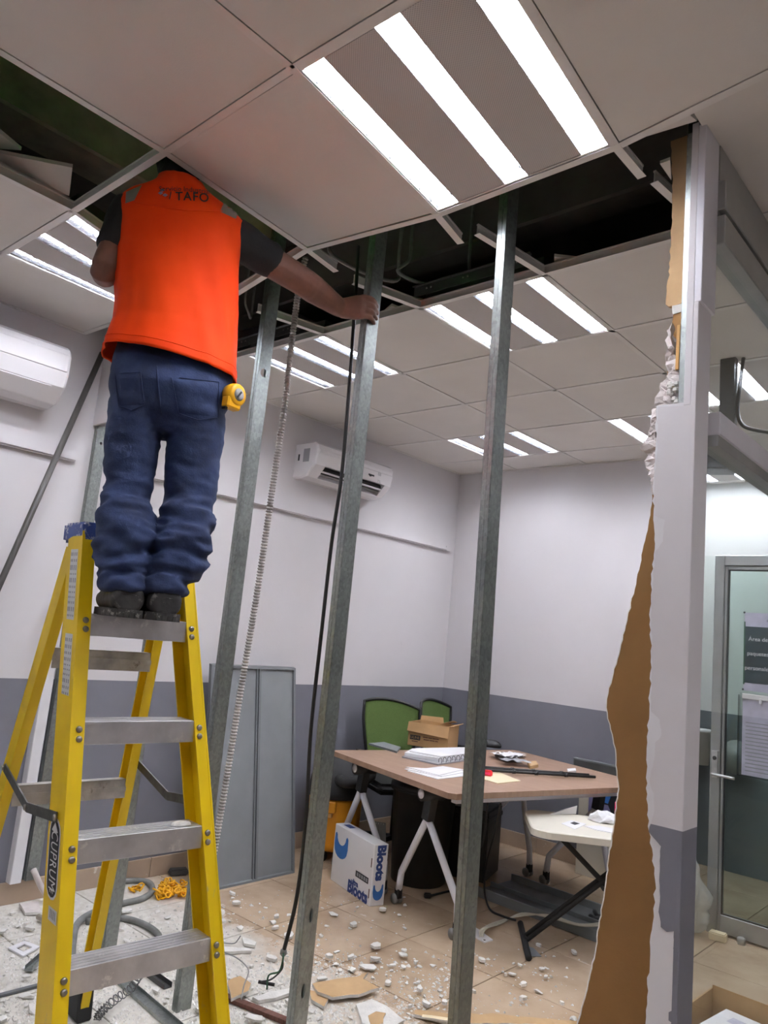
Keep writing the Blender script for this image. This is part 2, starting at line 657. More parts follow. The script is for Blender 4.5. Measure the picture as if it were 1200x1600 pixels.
def qbox(mb, g, s0, s1, t0, t1, h0, h1):
    vs = [g(s, t, h) for h in (h0, h1) for t in (t0, t1) for s in (s0, s1)]
    mb.add(vs, [(0, 2, 3, 1), (4, 5, 7, 6), (0, 1, 5, 4), (2, 6, 7, 3), (0, 4, 6, 2), (1, 3, 7, 5)])

# ================================================================== STRUCTURE
CZ = 2.86            # suspended ceiling
XL = -3.83           # left wall
YB = 5.18            # back wall
XB = -1.95           # where the back wall ends
YF = 6.1             # wall of the room behind the glass door
XR, YN = 1.6, -2.2   # right wall and the wall behind the camera (out of frame)
DECK = 3.55

# ---- floor: tiles laid on a slab
mb = MB(); mb.box(XL - .1, XR + .1, YN - .1, YF + .1, -0.12, -0.006)
floor = struct('floor', mb, 'grout')
TS = 0.497
tx0, ty0 = -2.922 - 2 * TS, 3.155 - 11 * TS
mb = MB(); mb.bbox(-TS / 2 + .0025, TS / 2 - .0025, -TS / 2 + .0025, TS / 2 - .0025, -0.006, 0.0, 0.0015)
tile_me = mesh_from('tile', mb.v, mb.f, ['floor_tile'])
cells = []
for i in range(0, 11):
    for j in range(0, 18):
        x = tx0 + (i + .5) * TS; y = ty0 + (j + .5) * TS
        if x - TS / 2 > XR or y - TS / 2 > YF or y + TS / 2 < -0.2:
            continue
        cells.append((x, y))
for (x, y) in cells:
    o = bpy.data.objects.new('tile', tile_me); COL.objects.link(o)
    o.parent = floor
    o.location = Vector((x, y, 0)) - floor.location

# ---- walls
mb = MB(); mb.box(XL - .1, XL, YN, YB + .1, -.006, DECK); struct('wall_left', mb, 'wall_paint')
mb = MB(); mb.box(XL, XB, YB, YB + .1, -.006, DECK); struct('wall_back', mb, 'wall_paint')
mb = MB(); mb.box(XB - .32, XB - .22, YB + .1, YF, -.006, DECK); struct('wall_return', mb, 'wall_paint_hall')
mb = MB(); mb.box(XB - .32, XR, YF, YF + .1, -.006, DECK); struct('wall_hall', mb, 'wall_paint_hall')
mb = MB(); mb.box(XR, XR + .1, YN, YF + .1, -.006, DECK); struct('wall_right', mb, 'wall_paint')
mb = MB(); mb.box(XL - .1, XR + .1, YN - .1, YN, -.006, DECK); struct('wall_front', mb, 'wall_paint')
mb = MB(); mb.box(XL - .1, XR + .1, YN - .1, YF + .1, DECK, DECK + .1); struct('ceiling_deck', mb, 'deck_dark')
# deck sheet coloured green and the concrete beam seen through the open cells
mb = MB()
for k in range(9):
    x = -2.9 + k * 0.16
    mb.box(x, x + .1, -0.6, 2.2, 3.44, 3.55); mb.box(x + .1, x + .16, -0.6, 2.2, 3.5, 3.55)
o = struct('ceiling_decking', mb, 'deck_green')
mb = MB(); mb.bbox(-3.12, -2.9, -0.6, 2.2, 3.27, 3.55, .01); struct('ceiling_beam', mb, 'beam_grey')
mb = MB(); mb.bbox(-3.8, -0.6, 2.52, 2.66, 3.2, 3.55, .01); struct('ceiling_beam', mb, 'deck_dark')


# skirting tiles
def skirting(name, x0, x1, y0, y1, axis):
    mb = MB()
    if axis == 'y':
        mb.box(x0, x0 + .006, y0, y1, 0, .1)
    else:
        mb.box(x0, x1, y0, y0 + .006, 0, .1)
    b = struct(name, mb, 'grout')
    a0, a1 = (y0, y1) if axis == 'y' else (x0, x1)
    n = max(1, round((a1 - a0) / TS))
    st = (a1 - a0) / n
    for k in range(n):
        mb = MB()
        p, q = a0 + k * st + .002, a0 + (k + 1) * st - .002
        if axis == 'y':
            mb.bbox(x0 + .002, x0 + .014, p, q, 0, .103, .002)
        else:
            mb.bbox(p, q, y0 - .008, y0 + .004, 0, .103, .002)
        obj('skirting_tile', mb, 'base_tile', b)


skirting('baseboard_left', XL, 0, 0.0, YB, 'y')
skirting('baseboard_back', XL + .015, XB, YB - .006, 0, 'x')

# ---- ceiling grid -------------------------------------------------------
ceil = bpy.data.objects.new('ceiling', None); COL.objects.link(ceil)
ceil.location = (0, 0, CZ); ceil['kind'] = 'structure'
ROOTM[ceil] = Matrix.Translation((0, 0, CZ))
XS = [XL, -3.27, -2.66, -2.05, -1.44, -.83, -.22, .39, 1.0, XR]
YN_ = [YN, -1.96, -1.35, -.74, -.13, .48, 1.09, 1.72]
YF_ = [2.383, 2.99, 3.585, 4.20, 4.80, 5.41, 6.02, YF]
NV = {}
for i, x in enumerate(XS):
    for j, y in enumerate(YN_):
        NV[(i, j)] = Vector((x, y, CZ))
# the free edge of the near grid has sagged
NV[(3, 7)] = onz(480, 391, CZ - .05)
NV[(4, 7)] = onz(683, 337, CZ - .05)
NV[(5, 7)] = onz(963, 231, CZ - .035)
NV[(2, 7)] = onx(330, 485, -2.66)
NV[(1, 7)] = Vector((-3.27, 1.74, CZ - .01)); NV[(0, 7)] = Vector((XL, 1.74, CZ))
NV[(3, 6)] = onz(258, 239, CZ - .005)
NV[(4, 6)] = onz(457, 108, CZ)
NV[(2, 6)] = onz(114, 331, CZ)
FV = {}
for i, x in enumerate(XS):
    for j, y in enumerate(YF_):
        FV[(i, j)] = Vector((x, y, CZ))
UP = Vector((0, 0, 1))


def ceiling_tile(c, lift=0.0):
    g = quadmap(*c)
    L = (Vector(c[1]) - Vector(c[0])).length; Wd = (Vector(c[2]) - Vector(c[0])).length
    a, b = 0.0135 / L, 0.0135 / Wd
    mb = MB(); qbox(mb, g, a, 1 - a, b, 1 - b, 0.003 + lift, 0.017 + lift)
    return obj('ceiling_tile', mb, 'ceiling_tile', ceil)


def grid_bar(p, q, wdt=.024, name='grid_bar'):
    p, q = Vector(p), Vector(q)
    mb = MB()
    side = (q - p).cross(UP)
    mb.beam(p + UP * .001, q + UP * .001, side, wdt, .002)
    mb.beam(p + UP * .018, q + UP * .018, side, .003, .034)
    mb.beam(p + UP * .037, q + UP * .037, side, .008, .006)
    return obj(name, mb, 'grid_white', ceil)


def troffer(c, label, fine, name='ceiling_light', group='recessed ceiling lights'):
    g = quadmap(*c)
    ctr = g(.5, .5)
    t = thing(name, label, 'ceiling light', ctr, 0, group)
    L = (Vector(c[1]) - Vector(c[0])).length; Wd = (Vector(c[2]) - Vector(c[0])).length
    a, b = 0.013 / L, 0.013 / Wd
    # housing: open box above
    mb = MB()
    qbox(mb, g, a, 1 - a, b, 1 - b, .085, .088)
    for (s0, s1, t0, t1) in ((a, a + .004, b, 1 - b), (1 - a - .004, 1 - a, b, 1 - b), (a, 1 - a, b, b + .004), (a, 1 - a, 1 - b - .004, 1 - b)):
        qbox(mb, g, s0, s1, t0, t1, .004, .086)
    obj('housing', mb, 'steel_dark', t)
    mb = MB()
    e = .028
    for (s0, s1, t0, t1) in ((a, e, b, 1 - b), (1 - e, 1 - a, b, 1 - b), (e, 1 - e, b, e), (e, 1 - e, 1 - e, 1 - b)):
        qbox(mb, g, s0, s1, t0, t1, .003, .008)
    obj('frame', mb, 'grid_white', t)
    tw = .128
    cs = [e + tw / 2, .5, 1 - e - tw / 2]
    for k in range(2):
        s0, s1 = cs[k] + tw / 2, cs[k + 1] - tw / 2
        mb = MB(); qbox(mb, g, s0 + .003, s1 - .003, e + .003, 1 - e - .003, .004, .006)
        obj('perforated_panel', mb, 'perforated_panel', t)
    for k, sc_ in enumerate(cs):
        s0, s1 = sc_ - tw / 2, sc_ + tw / 2
        r = MB()
        prof = [(s0, .004), (s0 + .012, .03), (s0 + .03, .055), (s1 - .03, .055), (s1 - .012, .03), (s1, .004)]
        vs = [g(s, tt, h) for tt in (e, 1 - e) for (s, h) in prof]
        n = len(prof)
        r.add(vs, [(i, i + 1, n + i + 1, n + i) for i in range(n - 1)] + [tuple(range(n)), tuple(range(2 * n - 1, n - 1, -1))])
        obj('reflector', r, 'reflector', t)
        m2 = MB(); m2.tube([g(sc_, e + .015, .034), g(sc_, .5, .034), g(sc_, 1 - e - .015, .034)], .0115, 10)
        obj('tube', m2, 'tube_light', t)
        nb = 11
        jb = MB()
        for q in range(nb):
            tt = e + (q + 1) * (1 - 2 * e) / (nb + 1)
            m4 = MB() if fine else jb
            qbox(m4, g, s0 + .004, s1 - .004, tt - .0018, tt + .0018, .004, .02)
            if fine:
                obj('louver_blade', m4, 'louver', t)
        if not fine:
            obj('louver', jb, 'louver', t)
    return t


def corners(V, i, j):
    return (V[(i, j)], V[(i + 1, j)], V[(i, j + 1)], V[(i + 1, j + 1)])


LIGHT_N = {(4, 6): ('recessed three-tube louvre light whose free corner sags beside the hanging bar ends', True),
           (1, 6): ('recessed three-tube light above the air conditioner next to the worker', True),
           # the same fixtures carry on in the ceiling rows behind and beside the camera
           (1, 3): ('recessed three-tube light over the aisle before the ladder', True, 'ceiling_light_left_offscreen'),
           (4, 3): ('recessed three-tube light over the aisle before the partition', True, 'ceiling_light_back_offscreen'),
           (7, 6): ('recessed three-tube light over the corridor beside the glass partition', True, 'ceiling_light_right_offscreen')}
LIGHT_F = {(1, 0): ('recessed three-tube light at the ceiling gap above the wall air conditioner', True),
           (3, 0): ('recessed three-tube light at the ceiling gap behind the standing studs', True),
           (1, 3): ('recessed three-tube light in the corner of the back wall and the left wall', True),
           (3, 3): ('recessed three-tube light before the back wall beside the torn drywall edge', True),
           (4, 2): ('recessed light seen through the glass beside the hanging post', True),
           (3, 5): ('recessed light in the room beyond the glass door', True)}
OPEN_N = {(2, 6), (2, 5)}
for i in range(len(XS) - 1):
    for j in range(len(YN_) - 1):
        if (i, j) in OPEN_N:
            continue
        if (i, j) in LIGHT_N:
            troffer(corners(NV, i, j), *LIGHT_N[(i, j)])
        else:
            ceiling_tile(corners(NV, i, j))
for i in range(len(XS) - 1):
    for j in range(len(YF_) - 1):
        if XS[i + 1] <= XB - .05 and YF_[j] >= YB:
            continue
        c = corners(FV, i, j)
        if XS[i + 1] <= XB - .05 and YF_[j + 1] > YB:
            c = (c[0], c[1], Vector((c[2].x, YB, CZ)), Vector((c[3].x, YB, CZ)))
        if (i, j) in LIGHT_F:
            troffer(c, *LIGHT_F[(i, j)])
        else:
            ceiling_tile(c)
# right of the glass line the ceiling runs through without a gap
XG = -0.685
for (x0, x1) in ((XG, -.22), (-.22, .39), (.39, 1.0), (1.0, XR)):
    ceiling_tile((Vector((x0, 1.72, CZ)), Vector((x1, 1.72, CZ)), Vector((x0, 2.383, CZ)), Vector((x1, 2.383, CZ))))
ceiling_tile((Vector((-.83, 1.73, CZ)), Vector((XG, 1.73, CZ)), onz(1003, 222, CZ), onz(1104, 192, CZ)))
for x in (-.22, .39, 1.0):
    grid_bar((x, 1.72, CZ), (x, 2.383, CZ))
# bars
NX = len(XS)
for j in range(1, len(YN_)):
    for i in range(NX - 1):
        if YN_[j] > -2:
            grid_bar(NV[(i, j)], NV[(i + 1, j)])
for i in range(1, NX - 1):
    for j in range(len(YN_) - 1):
        grid_bar(NV[(i, j)], NV[(i, j + 1)])
for j in range(0, len(YF_) - 1):
    for i in range(NX - 1):
        if XS[i + 1] <= XB - .05 and YF_[j] > YB:
            continue
        grid_bar(FV[(i, j)], FV[(i + 1, j)])
for i in range(1, NX - 1):
    for j in range(len(YF_) - 1):
        if XS[i] <= XB and YF_[j] > YB:
            continue
        q = FV[(i, j + 1)]
        if XS[i] <= XB:
            q = Vector((q.x, min(q.y, YB), q.z))
        grid_bar(FV[(i, j)], q)
# cut bar ends hanging into the gap
for (a, b) in ((NV[(3, 7)], onz(525, 425, CZ - .055)), (NV[(4, 7)], onz(720, 381, CZ - .055)), (NV[(5, 7)], onz(1003, 278, CZ - .045))):
    grid_bar(a, b, .026, 'cut_bar')
for (a, b) in ((onz(402, 487, CZ), FV[(2, 0)]), (onz(552, 443, CZ), FV[(3, 0)]), (onz(745, 366, CZ), FV[(4, 0)]), (onz(1022, 285, CZ), FV[(5, 0)])):
    grid_bar(a, b, .026, 'cut_bar')
# wall angle round the room
mb = MB()
mb.box(XL, XL + .022, YN, 1.74, CZ - .002, CZ + .001); mb.box(XL, XL + .022, 2.383, YB, CZ - .002, CZ + .001)
mb.box(XL, XB, YB - .022, YB, CZ - .002, CZ + .001)
struct('trim_1', mb, 'grid_white')

# loose tiles and broken bits left lying in the ceiling
mb = MB()
P = [onz(-40, 232, CZ + .1), onz(113, 262, CZ + .1), onz(108, 306, CZ + .042), onz(-40, 262, CZ + .042)]
mb.poly(P, (0, 0, 1), .014)
tag(obj('loose_ceiling_tile', mb, 'ceiling_tile'), 'displaced white ceiling tile tilted on the grid beside the dark opening', 'ceiling tile')
mb = MB()
P = [onz(-60, 175, CZ + .15), onz(-6, 203, CZ + .15), onz(33, 235, CZ + .145), onz(-60, 228, CZ + .118)]
mb.poly(P, (0, 0, 1), .014)
tag(obj('loose_ceiling_tile', mb, 'ceiling_tile'), 'white ceiling tile lying on top of the displaced tile in the opening', 'ceiling tile')
BITS = [([(866, 401), (910, 406), (866, 417)], CZ + .05), ([(612, 478), (640, 489), (601, 501), (590, 497)], CZ + .042),
        ([(624, 466), (660, 470), (655, 484), (632, 478)], CZ + .06)]
BITL = {866: 'pointed white tile scrap on the whole tile edge at the ceiling gap', 612: 'white tile scrap leaning beside the gripping hand', 624: 'flat white tile scrap above the cut bar behind the gripped stud'}
for pts, z in BITS:
    mb = MB(); mb.poly([onz(u, v, z) for u, v in pts], (0, 0, 1), .012)
    tag(obj('broken_tile', mb, 'ceiling_tile'), BITL[pts[0][0]], 'ceiling tile', 'broken tile corners in the ceiling gap')
# small cardboard-white flap by the torn wall top
mb = MB(); mb.poly([onz(1031, 256, CZ + .02), onz(1047, 250, CZ + .02), onz(1049, 282, CZ + .02)], (0, 0, 1), .01)
tag(obj('broken_tile', mb, 'ceiling_tile'), 'white triangular tile scrap above the torn brown drywall', 'ceiling tile')

# steel angles along the gap, bolt discs standing in for lit holes (sides of the recessed lights)
for k, (a, b) in enumerate((((660, 478), (842, 428)), ((372, 588), (486, 528)))):
    p, q = onz(*a, CZ + .03), onz(*b, CZ + .03)
    p.z = q.z = CZ + .066
    p.y = q.y = 2.352                # just in front of the light housings
    mb = MB(); mb.beam(p, q, (0, 0, 1), .045, .003); mb.beam(p + UP * .022, q + UP * .022, (0, 1, 0), .03, .003)
    t = obj('steel_angle', mb, 'steel_dark')
    tag(t, ['dark steel angle with bolt holes along the far edge of the gap behind the studs',
            'dark steel angle with bolt holes along the gap beside the flexible conduit'][k], 'steel angle')
    for f in (.12, .16, .45, .49, .85, .89):
        c = p.lerp(q, f)
        mb = MB(); mb.lathe([(.0045, -.001), (.0045, .001)], seg=8, T=Matrix.Translation(c + Vector((.0, -.0035, .004))) @ Matrix.Rotation(PI / 2, 4, 'X'))
        obj('bolt', mb, 'rivet', t)

# ---- cables in the ceiling void
def cable(name, pts, r, m, label, cat, seg=6, n=6, group=None):
    mb = MB(); mb.tube(smooth_pts(pts, n), r, seg)
    return tag(obj(name, mb, m), label, cat, group)


def risen(P_, t0=DECK, t1=DECK):
    a_, b_ = P_[0], P_[-1]
    return [Vector((a_.x, a_.y, t0)), a_ + Vector((0, 0, .12))] + P_ + [b_ + Vector((0, 0, .12)), Vector((b_.x, b_.y, t1))]


cable('electrical_cable', risen([onz(640, 405, 3.05), onz(622, 425, 2.98), onz(670, 445, 2.97), onz(730, 440, 3.0)]), .008,
      'hose_grey', 'grey cable looping through the dark ceiling void behind the studs', 'cable')
cable('electrical_cable', risen([onz(515, 392, 3.02), onz(540, 412, 2.98), onz(575, 428, 2.97), onz(620, 438, 2.98)], 3.44), .009,
      'hose_grey', 'pale cable curving through the ceiling void beside the held stud', 'cable')
cable('electrical_cable', risen([onz(383, 470, 3.0), onz(388, 488, 2.96), onz(392, 496, 3.0)], 3.27), .006,
      'hose_grey', 'thin cable hanging in the ceiling void behind the outstretched arm', 'cable')

# ---- raceway along the left wall
mb = MB(); mb.bbox(XL, XL + .03, 0, 1.80, 2.172, 2.212, .008, 2)
tag(obj('cable_raceway', mb, 'wall_paint'), 'white wall raceway running below the cropped air conditioner', 'raceway')
t = thing('cable_raceway', 'white wall raceway with open dark end below the air conditioner by the corner', 'raceway', (XL, 3.5, 2.17))
mb = MB(); mb.bbox(XL, XL + .03, 2.05, 5.04, 2.178, 2.215, .008, 2)
for (x0, x1, z0, z1) in ((XL, XL + .03, 2.178, 2.181), (XL, XL + .03, 2.212, 2.215), (XL + .027, XL + .03, 2.181, 2.212), (XL, XL + .003, 2.181, 2.212)):
    mb.box(x0, x1, 5.03, 5.1, z0, z1)      # hollow open end
obj('channel', mb, 'wall_paint', t)
mb = MB(); mb.tube([(XL + .015, 5.03, 2.195), (XL + .015, 5.108, 2.194)], .009, 8); obj('cable_end', mb, 'dark_cable', t)

# ================================================================== PARTITION
Y0, Y1 = 1.867, 1.956       # outer faces of the two boards
YS0, YS1 = 1.881, 1.943     # stud depth


def plate_with_holes(mb, a0, a1, z0, z1, holes, place, th=.0012):
    """plate in the (a,z) plane with holes (centre a, centre z, half-width, half-height) -> place(a,z,offset)"""
    zs = sorted({z0, z1} | {h[1] - h[3] for h in holes} | {h[1] + h[3] for h in holes})
    for k in range(len(zs) - 1):
        za, zb = zs[k], zs[k + 1]
        mid = (za + zb) / 2
        h = next((q for q in holes if q[1] - q[3] < mid < q[1] + q[3]), None)
        if h is None:
            quad_plate(mb, [(a0, za), (a1, za), (a1, zb), (a0, zb)], place, th)
        else:
            n = 12
            ring = [(h[0] + h[2] * math.cos(PI * (i / n) - PI / 2), h[1] + h[3] * math.sin(PI * (i / n) - PI / 2)) for i in range(n + 1)]
            for i in range(n):
                (ax, az), (bx, bz) = ring[i], ring[i + 1]
                quad_plate(mb, [(ax, az), (a1, az), (a1, bz), (bx, bz)], place, th)
                quad_plate(mb, [(a0, az), (2 * h[0] - ax, az), (2 * h[0] - bx, bz), (a0, bz)], place, th)


def quad_plate(mb, q, place, th):
    vs = [place(a, z, 0) for a, z in q] + [place(a, z, th) for a, z in q]
    mb.add(vs, [(0, 1, 2, 3), (7, 6, 5, 4), (0, 4, 5, 1), (1, 5, 6, 2), (2, 6, 7, 3), (3, 7, 4, 0)])


def stud(xb, xt, yb, yt, h, label, holes, z0=0.0, fl=.033, group='galvanised studs of the removed partition', openside=-1):
    """C stud; web faces +x; (xb,yb) foot and (xt,yt) head of its front web corner"""
    t = thing('metal_stud', label, 'stud', (xb, yb, z0))
    dx, dy = (xt - xb) / h, (yt - yb) / h
    d = YS1 - YS0

    def P(a, b, z):
        return Vector((xb + dx * (z - z0) + b, yb + dy * (z - z0) + a, z))
    mb = MB(); plate_with_holes(mb, 0, d, z0, z0 + h, holes, lambda a, z, o: P(a, -o, z)); obj('web', mb, 'galvanised', t, fixn=True)
    for a in (0, d - .0012):
        mb = MB(); quad_plate(mb, [(0, z0), (fl, z0), (fl, z0 + h), (0, z0 + h)], lambda b, z, o, a=a: P(a + o, -b, z), .0012)
        s = 1 if a == 0 else -1
        quad_plate(mb, [(0, z0), (.007, z0), (.007, z0 + h), (0, z0 + h)], lambda b, z, o, a=a, s=s: P(a + (s * b if s > 0 else .0012 - b), -fl + o, z), .0012)
        # stiffening groove
        quad_plate(mb, [(fl * .45, z0), (fl * .6, z0), (fl * .6, z0 + h), (fl * .45, z0 + h)], lambda b, z, o, a=a, s=s: P(a - s * o if s > 0 else a + .0012 + o, -b, z), .0016)
        obj('flange', mb, 'galvanised', t, fixn=True)
    return t


def xline(p, q, top=DECK):
    """foot and head x of a stud whose front web corner passes through two picture points"""
    a, b = ony(*p, YS0), ony(*q, YS0)
    k = (b.x - a.x) / (b.z - a.z)
    return a.x - k * a.z, a.x + k * (top - a.z)


d2 = (YS1 - YS0) / 2
xb, xt = xline((715, 1600), (788, 400))
stud(xb, xt, YS0, YS0, DECK, 'galvanised stud standing in front of the table beside the torn wall',
     [(d2, .32, .012, .02), (d2, 1.1, .012, .02)])
H2 = 3.44        # underside of the decking
xb, xt = xline((475, 1438), (563, 600), H2)
STUD2 = (xb, xt)
stud(xb, xt, YS0, YS0, H2, 'galvanised stud gripped by the worker\'s right hand',
     [(d2, ony(485, 1438, YS0).z, .009, .022), (d2, ony(475, 1560, YS0).z, .009, .022)])
xb, xt = xline((277, 1575), (404, 577), H2)
stud(xb, xt, YS0, YS0, H2, 'galvanised stud with round hole beside the flexible metal conduit',
     [(d2, ony(413, 577, YS0).z, .019, .019)])
stud(-3.03, -3.03, YS0, YS0, 3.27, 'galvanised stud standing behind the ladder and between the worker\'s legs', [(d2, 1.3, .012, .02)])
stud(XL + .036, XL + .036, YS0, YS0, 2.287, 'galvanised stud fixed to the left wall below the cut board', [(d2, 2.3, .008, .008)], z0=.103)
# cut piece of board that still hangs by the left wall
zc = ony(160, 661, Y0).z
mb = MB(); mb.bbox(XL, -3.30, Y0, Y0 + .0127, zc, CZ + .2, .002)
tag(obj('drywall_board', mb, 'wall_paint'), 'cut white drywall board hanging above the stud at the left wall', 'drywall')
mb = MB(); mb.bbox(XL, -3.30, Y1 - .0127, Y1, zc + .03, CZ + .2, .002)
tag(obj('drywall_board', mb, 'wall_paint'), 'back board of the cut drywall remnant behind the worker', 'drywall')
# white strip beside the wall stud
mb = MB(); mb.bbox(XL, XL + .05, 1.80, 1.855, .1025, 1.45, .003)
tag(obj('wall_strip', mb, 'paper_white'), 'narrow white vertical strip on the left wall beside the stud', 'strip')
mb = MB(); mb.tube(smooth_pts([(XL + .06, 1.9, .16), (XL + .07, 1.96, .06), (XL + .12, 2.0, .02), (XL + .2, 2.02, .016)], 5), .014, 8)
tag(obj('conduit_stub', mb, 'gypsum_pink'), 'dusty pipe stub coming out at the foot of the left wall', 'pipe')


# ---- torn wall end beside the glass
def rag(pts, amp=.004, step=.02, seed=1):
    """subdivide a polyline and roughen it (in x)"""
    r = random.Random(seed)
    out = []
    for k in range(len(pts) - 1):
        a, b = Vector(pts[k]), Vector(pts[k + 1])
        n = max(1, int((b - a).length / step))
        for i in range(n):
            p = a.lerp(b, i / n)
            if not (k == 0 and i == 0):
                p += Vector((r.uniform(-amp, amp), 0, r.uniform(-amp, amp) * .4))
            out.append(p)
    out.append(Vector(pts[-1]))
    return out


XC = -0.667                  # end face of the wall
WE = thing('wall_remnant', 'torn end of the drywall partition beside the glass, grey dado below', 'partition', (XC - .1, 1.91, 0))
# front board (bare paper), ragged left edge
FB = [(1026, 634), (1024, 700), (1020, 760), (1022, 850), (1018, 905), (1015, 960), (1017, 1000), (1016, 1060), (1014, 1115), (1011, 1160), (1010, 1215),
      (1011, 1265), (1014, 1299), (1019, 1335), (1024, 1376), (1022, 1410), (1018, 1452), (1014, 1500), (1012, 1548), (1009, 1600)]
L = [ony(u, v, Y0) for u, v in FB] + [Vector((ony(1009, 1600, Y0).x + .004, Y0, .3)), Vector((ony(1009, 1600, Y0).x - .01, Y0, 0))]
L = rag(L, .003, .012, 3)
ztop = L[0].z
mb = MB(); mb.poly([Vector((XC, Y0, 0)), Vector((XC, Y0, ztop))] + L, (0, 1, 0), .0127)
obj('front_board', mb, 'paper_white', WE)
# painted skin on the board
PE = [(1068, 634), (1028, 636), (1027, 700), (1022, 762), (1024, 806), (1038, 812), (1037, 846), (1024, 862), (1021, 905), (1017, 960), (1019, 1000), (1018, 1060), (1017, 1112),
      (1031, 1124), (1034, 1150), (1025, 1160), (1022, 1190), (1014, 1219), (1021, 1240), (1022, 1268), (1014, 1300), (1021, 1308), (1033, 1322), (1031, 1360), (1032, 1400), (1029, 1425), (1033, 1448),
      (1042, 1456), (1052, 1455), (1054, 1500), (1053, 1560), (1053, 1578), (1046, 1582), (1045, 1594), (1052, 1600)]
S = [ony(u, v, Y0) for u, v in PE] + [Vector((XC - .004, Y0, .0))]
S = [S[0]] + rag(S[1:], .0018, .01, 5)
mb = MB(); mb.poly([Vector((XC, Y0, 0)), Vector((XC, Y0, S[0].z))] + S, (0, -1, 0), .0012)
obj('paint_skin', mb, 'wall_paint', WE)
# end post: white corner and end face
mb = MB()
xp = ony(1073, 480, Y0).x
mb.bbox(xp, XC - .0122, Y0 - .0012, Y0 + .012, S[0].z + .001, CZ + .02, .001)
obj('corner_strip', mb, 'wall_paint', WE)
mb = MB(); mb.bbox(XC - .012, XC + .0015, Y0 - .0015, Y1 + .004, 0, 2.40, .0015)
obj('end_board', mb, 'wall_paint', WE)
mb = MB(); mb.bbox(XC - .012, XC + .008, Y0 - .002, Y1 + .012, 2.36, CZ + .01, .002)
obj('head_post', mb, 'alu_light', WE)
mb = MB(); mb.box(xp - .014, xp, Y0 + .006, Y0 + .008, 2.05, CZ); mb.box(xp - .016, xp - .0145, Y0 + .006, Y1 - .013, 0.2, CZ + .3)
obj('end_stud', mb, 'galvanised', WE)
# back board seen from its brown inner side
BB = [(1052, 490), (1050, 520), (1047, 545), (1043, 585), (1030, 625), (1022, 690), (1022, 745), (1019, 778), (1016, 805), (1005, 860), (995, 905), (985, 950), (975, 992), (965, 1030), (953, 1075), (949, 1092), (948, 1106), (953, 1132),
      (962, 1170), (965, 1205), (967, 1232), (963, 1270), (961, 1292), (955, 1322), (950, 1360), (946, 1395), (938, 1440), (930, 1490), (922, 1530), (913, 1568), (903, 1600)]
YBK = Y1 - .0127
L = [ony(u, v, YBK) for u, v in BB]
L += [Vector((L[-1].x - .02, YBK, .3)), Vector((L[-1].x - .05, YBK, 0))]
L = rag(L, .002, .012, 9)
mb = MB(); mb.poly([Vector((XC - .013, YBK, 0)), Vector((XC - .013, YBK, L[0].z))] + L, (0, 1, 0), .0127)
obj('back_board', mb, 'paper_brown', WE)
# pale crumbled rim of gypsum along the brown edge
mb = MB()
mb.tube([p + Vector((-.002, .006, 0)) for p in L[60:]], .0035, 5)
obj('gypsum_rim', mb, 'gypsum', WE)
UPB = [(1048, 222), (1050, 262), (1051, 310), (1049, 352), (1047, 392), (1045, 430), (1041, 455), (1041, 476), (1046, 479), (1058, 476), (1067, 472)]
L2 = rag([ony(u, v, YBK) for u, v in UPB], .002, .012, 11)
mb = MB(); mb.poly([Vector((L2[-1].x, YBK, CZ + .05)), Vector((L2[0].x, YBK, CZ + .05))] + L2, (0, 1, 0), .0127)
obj('upper_back_board', mb, 'paper_tan', WE)
mb = MB(); mb.poly(rag([ony(u, v, YBK - .002) for u, v in ((1050, 478), (1066, 474), (1067, 486), (1051, 491))], .002, .01, 4), (0, 1, 0), .01)
obj('gypsum_break', mb, 'gypsum', WE)
# crumbled plaster lump
PLR = [(1049, 507), (1044, 532), (1041, 548), (1043, 575), (1041, 592), (1030, 605), (1024, 628), (1020, 645), (1014, 668), (1008, 690), (1004, 702), (1009, 722), (1015, 750), (1020, 775), (1027, 770), (1027, 700), (1028, 640), (1046, 632), (1066, 632), (1067, 600), (1062, 585), (1056, 560), (1049, 540)]
bm = bmesh.new()
vs = [bm.verts.new(p) for p in rag([ony(u, v, 1.905) for u, v in PLR], .003, .012, 21)]
f = bm.faces.new(vs)
r = bmesh.ops.extrude_face_region(bm, geom=[f])
for g_ in r['geom']:
    if isinstance(g_, bmesh.types.BMVert):
        g_.co += Vector((0, .03, 0))
bmesh.ops.triangulate(bm, faces=bm.faces[:])
bmesh.ops.subdivide_edges(bm, edges=[e for e in bm.edges if e.calc_length() > .015], cuts=2, use_grid_fill=True)
bmesh.ops.recalc_face_normals(bm, faces=bm.faces[:])
for p in bm.verts:
    n = noise.noise_vector(p.co * 38) * .011 + noise.noise_vector(p.co * 120) * .005
    p.co += n
mb = MB(); mb.addbm(bm); obj('torn_plaster', mb, 'gypsum_pink', WE)
mb = MB(); p, q = ony(1061, 508, 1.9), ony(1058, 578, 1.9); mb.beam(p, q, (1, 0, 0), .008, .006)
obj('wood_splinter', mb, 'wood_ochre', WE)
# crumbs in the break
for k in range(9):
    c = ony(1050 + rnd.uniform(-4, 14), 606 + rnd.uniform(-8, 24), 1.895)
    mb = MB(); mb.lathe([(.001, -.008), (.009, -.003), (.008, .005), (.001, .009)], c, 6)
    o = obj('plaster_crumb', mb, 'gypsum', WE, smooth=False)

